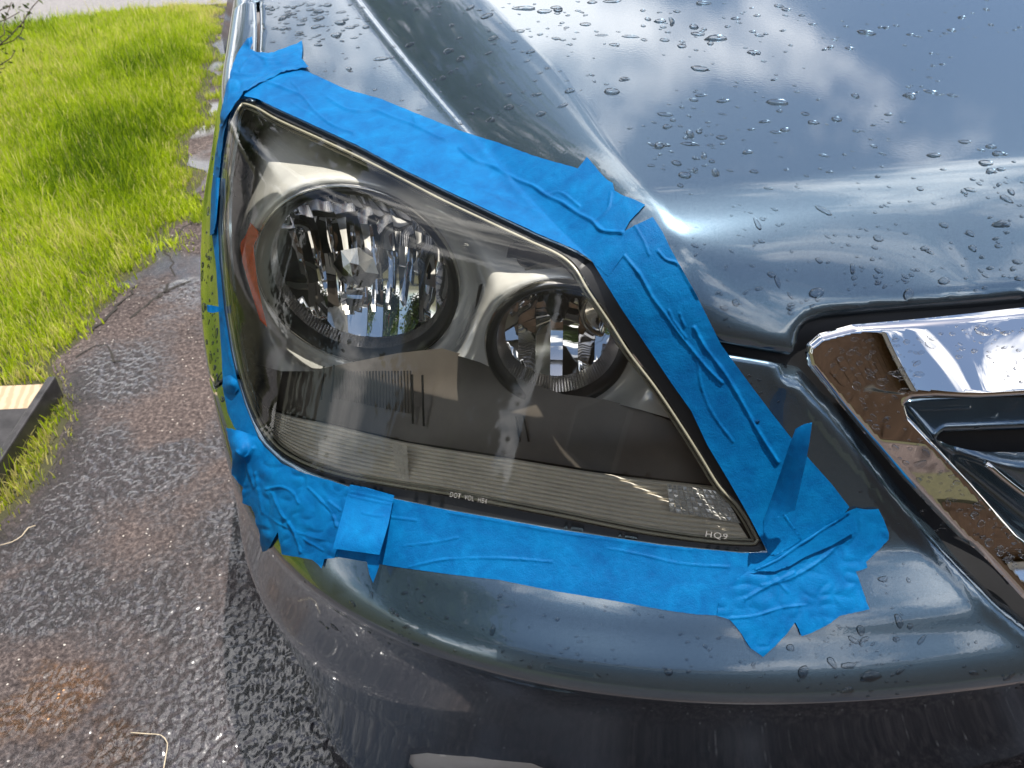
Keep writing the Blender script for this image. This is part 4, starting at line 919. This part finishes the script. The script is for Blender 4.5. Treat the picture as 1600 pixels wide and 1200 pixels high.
def build_surroundings():
    h = empty('house', (2,-5,0), 'low brown sided house in front of the car, mirrored in the chrome', 'house')
    v, f = box((2.2,-7.5,1.65), (13,5,3.3)); mesh('wall', v, f, 'siding', h, smooth=False)
    for k in range(16):
        v, f = box((2.2,-4.985,.12+k*.205), (13.02,.03,.185)); mesh('siding_board', v, f, 'siding', h, smooth=False)
    V = np.array([(-4.7,-4.4,3.28),(9.1,-4.4,3.28),(9.1,-7.5,4.7),(-4.7,-7.5,4.7),(-4.7,-10.6,3.28),(9.1,-10.6,3.28)]); mesh('roof', V, [(0,1,2,3),(3,2,5,4)], 'roof', h, smooth=False)
    v, f = box((2.2,-4.45,3.20), (13.8,.06,.20)); mesh('fascia', v, f, 'trim', h, smooth=False)
    dr = mesh('garage_door', *box((1.6,-4.95,1.1), (3.6,.05,2.2)), 'siding', h, smooth=False)
    for i in range(4):
        for j in range(4): v, f = box((.3+i*.86,-4.915,.32+j*.52), (.72,.03,.38)); mesh('door_panel', v, f, 'siding', dr, smooth=False)
    for x in (-2.4, 5.2, 7.2):
        wn_ = mesh('window', *box((x,-4.95,1.5), (1.2,.08,1.1)), 'trim', h, smooth=False); v, f = box((x,-4.905,1.5), (1.02,.03,.94)); mesh('pane', v, f, 'glass', wn_, smooth=False)
    build_tree((-8.5,-5.5,0), 8, 3.0, 1, 'tall leafy tree left of the brown house, behind the camera')
    build_tree((-10.0,2.0,0), 5.0, 2.6, 2, 'leafy tree on the left beyond the lawn, beside the shrub')
    build_tree((-11,8.0,0), 5.5, 2.8, 3, 'leafy tree near the far left corner by the road')
    build_tree((10.5,-4.0,0), 5.5, 2.6, 4, 'leafy tree to the right of the brown house')
    build_tree((-2.5,-15.5,0), 7.5, 3.2, 5, 'smaller leafy tree rising behind the brown house roof')
    build_tree((4.5,-16,0), 7, 3.4, 6, 'broad leafy tree behind the right half of the brown house')
    build_tree((-8.2,14.8,0), 22, 5.0, 8, 'unseen towering leafy tree across the road, added to darken the hood reflection')  # added out of view, sized so the hood flank mirrors something dark
    build_tree((4,22,0), 8.5, 3.4, 9, 'leafy tree across the road on the right')
build_surroundings()

# ------------------------------------------------------------------ rain water beaded on the car
def drop_mesh(c, nrm, along, ra, rb, hgt, r, k=12):
    """flat dome with a wavy outline: ra along the run, rb across"""
    a = along-nrm*(along@nrm); a /= np.linalg.norm(a); b = np.cross(nrm, a); th = np.linspace(0, 2*math.pi, k, endpoint=False)
    w_ = 1+r.uniform(.05, .22)*np.sin(2*th+r.uniform(0, 6))+r.uniform(0, .16)*np.sin(3*th+r.uniform(0, 6)); bend = r.uniform(-.35, .35); V = []
    for q, hz in ((1.0, -.12), (.93, .30), (.74, .72), (.42, .95)):
        x = ra*w_*q*np.cos(th); y = rb*w_*q*np.sin(th)+bend*(x/ra)**2*rb*(ra > 1.5*rb); V.append(c+x[:, None]*a+y[:, None]*b+nrm*hgt*hz)
    V.append((c+nrm*hgt)[None]); V = np.concatenate(V)
    Fc = [(i*k+j, i*k+(j+1) % k, (i+1)*k+(j+1) % k, (i+1)*k+j) for i in range(3) for j in range(k)]+[(3*k+j, 3*k+(j+1) % k, 4*k) for j in range(k)]
    return V, Fc
def build_water():
    r = np.random.default_rng(21)
    hood_px = np.array([(406,0),(1600,0),(1600,455),(1400,478),(1290,490),(1255,505),(1244,545),(1140,530),(1090,440),(1030,335),(1010,315),(920,240),(900,255),(780,215),(650,170),(490,105),(478,60),(406,78)], float)
    bump_px = np.array([(445,880),(620,895),(1090,968),(1190,1035),(1290,985),(1365,955),(1395,845),(1380,790),(1335,780),(1260,700),(1140,560),(1255,585),(1330,670),(1500,880),(1600,970),(1600,1110),(1180,1075),(750,1040),(500,985)], float)
    chrome_px = np.array([(1275,545),(1300,530),(1500,505),(1600,500),(1600,590),(1430,602),(1400,625),(1500,760),(1600,885),(1600,930),(1480,815),(1340,650)], float)
    fend_px = np.array([(367,0),(398,0),(398,55),(382,58),(360,100),(347,150),(332,235),(328,360),(334,460),(346,590),(352,700),(376,800),(390,860),(376,800),(335,610),(316,500),(313,420),(322,330),(335,230),(350,130)], float)
    panel_px = np.array([(1430,625),(1600,615),(1600,670),(1490,675)], float)
    def sample(poly, n):
        lo, hi = poly.min(0), poly.max(0); p = r.uniform(lo, hi, (n*6, 2)); return p[inside(p, poly)][:n]
    # (centre px, half length px, half width px, run direction px) of the larger drops seen on the car
    big = [(525,55,10,5),(420,12,7,4),(440,30,7,3),(455,22,8,3),(470,38,8,3),(485,15,7,3),(500,28,8,4),(512,8,7,4),(430,44,6,3),(595,92,13,4),(545,108,5,5),(540,30,6,3),(820,13,20,5),(850,18,12,5),(870,12,10,4),(958,2,14,4),(915,38,9,4),(940,55,12,2),(985,57,16,3),(960,70,9,3),(1050,34,5,13),(1084,42,8,6),(1098,5,13,5),(1058,18,6,3),(1065,72,7,5),(1110,68,6,4),(975,125,9,3),(890,142,8,5),(880,165,10,3),(1215,160,20,7),(1130,158,12,4),(1195,190,11,3),(1258,178,6,4),(1078,210,8,10),(1092,206,5,6),(1128,215,8,5),(1030,228,10,7),(1042,198,8,5),(1118,270,7,10),(1070,274,10,8),(1100,245,5,7),(1086,265,5,4),(1085,247,4,4),(1112,252,5,4),(1057,255,8,6),(1063,290,5,4),(1168,238,11,4),(1183,350,5,10),(1178,268,6,4),(1337,150,6,5),(1420,148,11,4),(1425,153,6,4),(1460,243,11,5),(1508,222,10,4),(1540,255,10,6),(1548,229,9,4),(1559,240,10,5),(1565,350,14,6),(1520,388,6,5),(1438,295,5,4),(1420,460,8,8),(1276,458,15,6),(1215,440,4,10),(1280,407,6,4),(1332,420,4,8),(1475,352,8,4),(1445,388,7,4),(1580,300,5,5),(1560,385,6,3),(700,80,9,5),(692,122,6,4),(720,92,8,5),(845,178,9,5),(612,90,6,3),(640,70,8,4),(770,60,9,4),(760,25,10,5),(735,12,8,4),(1255,1050,8,9),(1235,1012,6,5),(1300,1035,6,8),(1350,1000,10,3),(1440,1000,9,3),(1345,985,6,8),(1330,880,5,4),(1470,830,10,5),(1380,905,8,4),(1405,970,6,10),(770,985,5,7),(612,955,5,6),(580,930,4,5),(1045,1050,6,5),(1180,660,8,5)]
    big += [(1335,600,6,8),(1395,575,10,6),(1398,600,8,4),(1340,565,5,3),(1312,560,4,4),(1480,548,5,3),(1420,560,6,3),(1442,800,5,4),(1455,770,4,5),(1475,820,8,4),(1500,800,6,5),(1512,835,7,6),(1530,850,5,4),(1545,870,7,4),(1490,785,6,4),(1360,660,6,4),(1386,690,5,5),(1400,712,5,4),(1465,735,5,4),(318,480,5,8),(316,430,4,8),(325,330,4,7),(338,520,5,8),(329,560,4,7),(340,240,4,6)]
    al = ray([(900,300)])[0]*0; flow = np.array([-.35, -1.0, -.3])
    names = dict(hood=('water drop on the hood', 'larger water drops on the hood'), bumper=('water drop on the bumper', 'larger water drops on the bumper'),
                 chrome=('water drop on the chrome', 'larger water drops on the chrome'), fender=('water drop on the fender', 'larger water drops on the fender'))
    for (x, y, ha, hb) in big:
        where = 'fender' if x < 360 else 'chrome' if inside(np.array([[x, y]], float), chrome_px)[0] else 'bumper' if inside(np.array([[x, y]], float), bump_px)[0] or y > 600 else 'hood'
        NOSE_ONLY[0] = where == 'chrome'; c = rc([(x, y)])[0]; n = grad(c[None])[0]; NOSE_ONLY[0] = False
        if where == 'chrome': c = c+n*chrome_dsp(np.array([[x, y]], float))[0]
        t = np.linalg.norm(c-CAM); m = t/FPX*.92
        tilt = r.uniform(-.35, .35) if where == 'hood' else r.uniform(-.8, .8)
        if ha >= hb: along, ra, rb = _r*math.cos(tilt)+_u*math.sin(abs(tilt)), ha*m, hb*m*1.25
        else: along, ra, rb = _u*math.cos(tilt)+_r*math.sin(tilt), hb*m*1.15, ha*m
        v, f = drop_mesh(c, n, along, ra, rb, .34*min(ra, rb)+.0004, r)
        size = 'large' if max(ha, hb) > 11 else 'medium' if max(ha, hb) > 6.5 else 'small'; shp = 'elongated' if max(ha, hb) > 1.8*min(ha, hb) else 'rounded'
        if where == 'hood':
            place = 'above the torn tape cap' if x < 560 and y < 62 else 'left of the crease' if x < 660 else 'in the dark band beside the crease' if x < 600+.9*y+170 else 'along the top edge of the photo' if y < 80 else 'near the grille edge' if y > 400 else 'at the right edge of the photo' if x > 1480 else 'right of the torn tape end' if x < 1150 else 'near the middle of the hood'
        elif where == 'bumper': place = 'beside the chrome' if x > 1360 else 'below the tape patch' if x > 1120 else 'under the long tape strip'
        elif where == 'chrome': place = 'on the upper bar' if y < 620 else 'on the slanting arm'
        else: place = 'above the tiny tape flap' if y < 470 else 'below the tiny tape flap'
        tag(mesh('water_drop', v, f, 'water', base=True), f'{size} {shp} {names[where][0]} {place}', 'water drop', names[where][1])
    # countless fine beads
    parts = []; spots = []
    for poly, n, lv, s0 in ((hood_px, 700, 0, 2.2), (bump_px, 380, 0, 1.4), (chrome_px, 330, .012, 2.2), (fend_px, 150, 0, 2.0), (panel_px, 25, -.006, 2)):
        p = sample(poly, n); keep = vnoise(p, 90, 12) > (.42 if n > 400 else .2); p = p[keep]; spots.append((p, lv, s0))
    cl = np.concatenate([np.array(c, float)+r.normal(0, sg, (k, 2)) for c, sg, k in (((470,25),(45,22),90),((1060,50),(80,32),45),((1075,225),(45,45),45),((1165,180),(90,45),45),((1560,290),(45,40),35),((880,30),(50,20),25),((1340,1030),(50,40),22),((600,950),(70,40),20))]); cl = cl[inside(cl, hood_px) | inside(cl, bump_px)]; spots.append((cl, 0, 2.6))
    for p, lv, s0 in spots:
        NOSE_ONLY[0] = lv != 0; C = rc(p, 0. if lv > 0 else lv); Nn = grad(C); NOSE_ONLY[0] = False
        if lv > 0: C = C+Nn*chrome_dsp(p)[:, None]
        for c, n in zip(C, Nn):
            m = np.linalg.norm(c-CAM)/FPX; ra = m*s0*r.lognormal(0, .45); parts.append(drop_mesh(c, n, _r*r.uniform(.5, 1)+_u*r.uniform(-.6, .6), ra*r.uniform(1, 1.9), ra*.85, ra*.36, r, 8))
    v, f = merge(parts); tag(mesh('water_beads', v, f, 'water'), 'fine rain beads scattered over the car body', 'water', kind='stuff')
build_water()
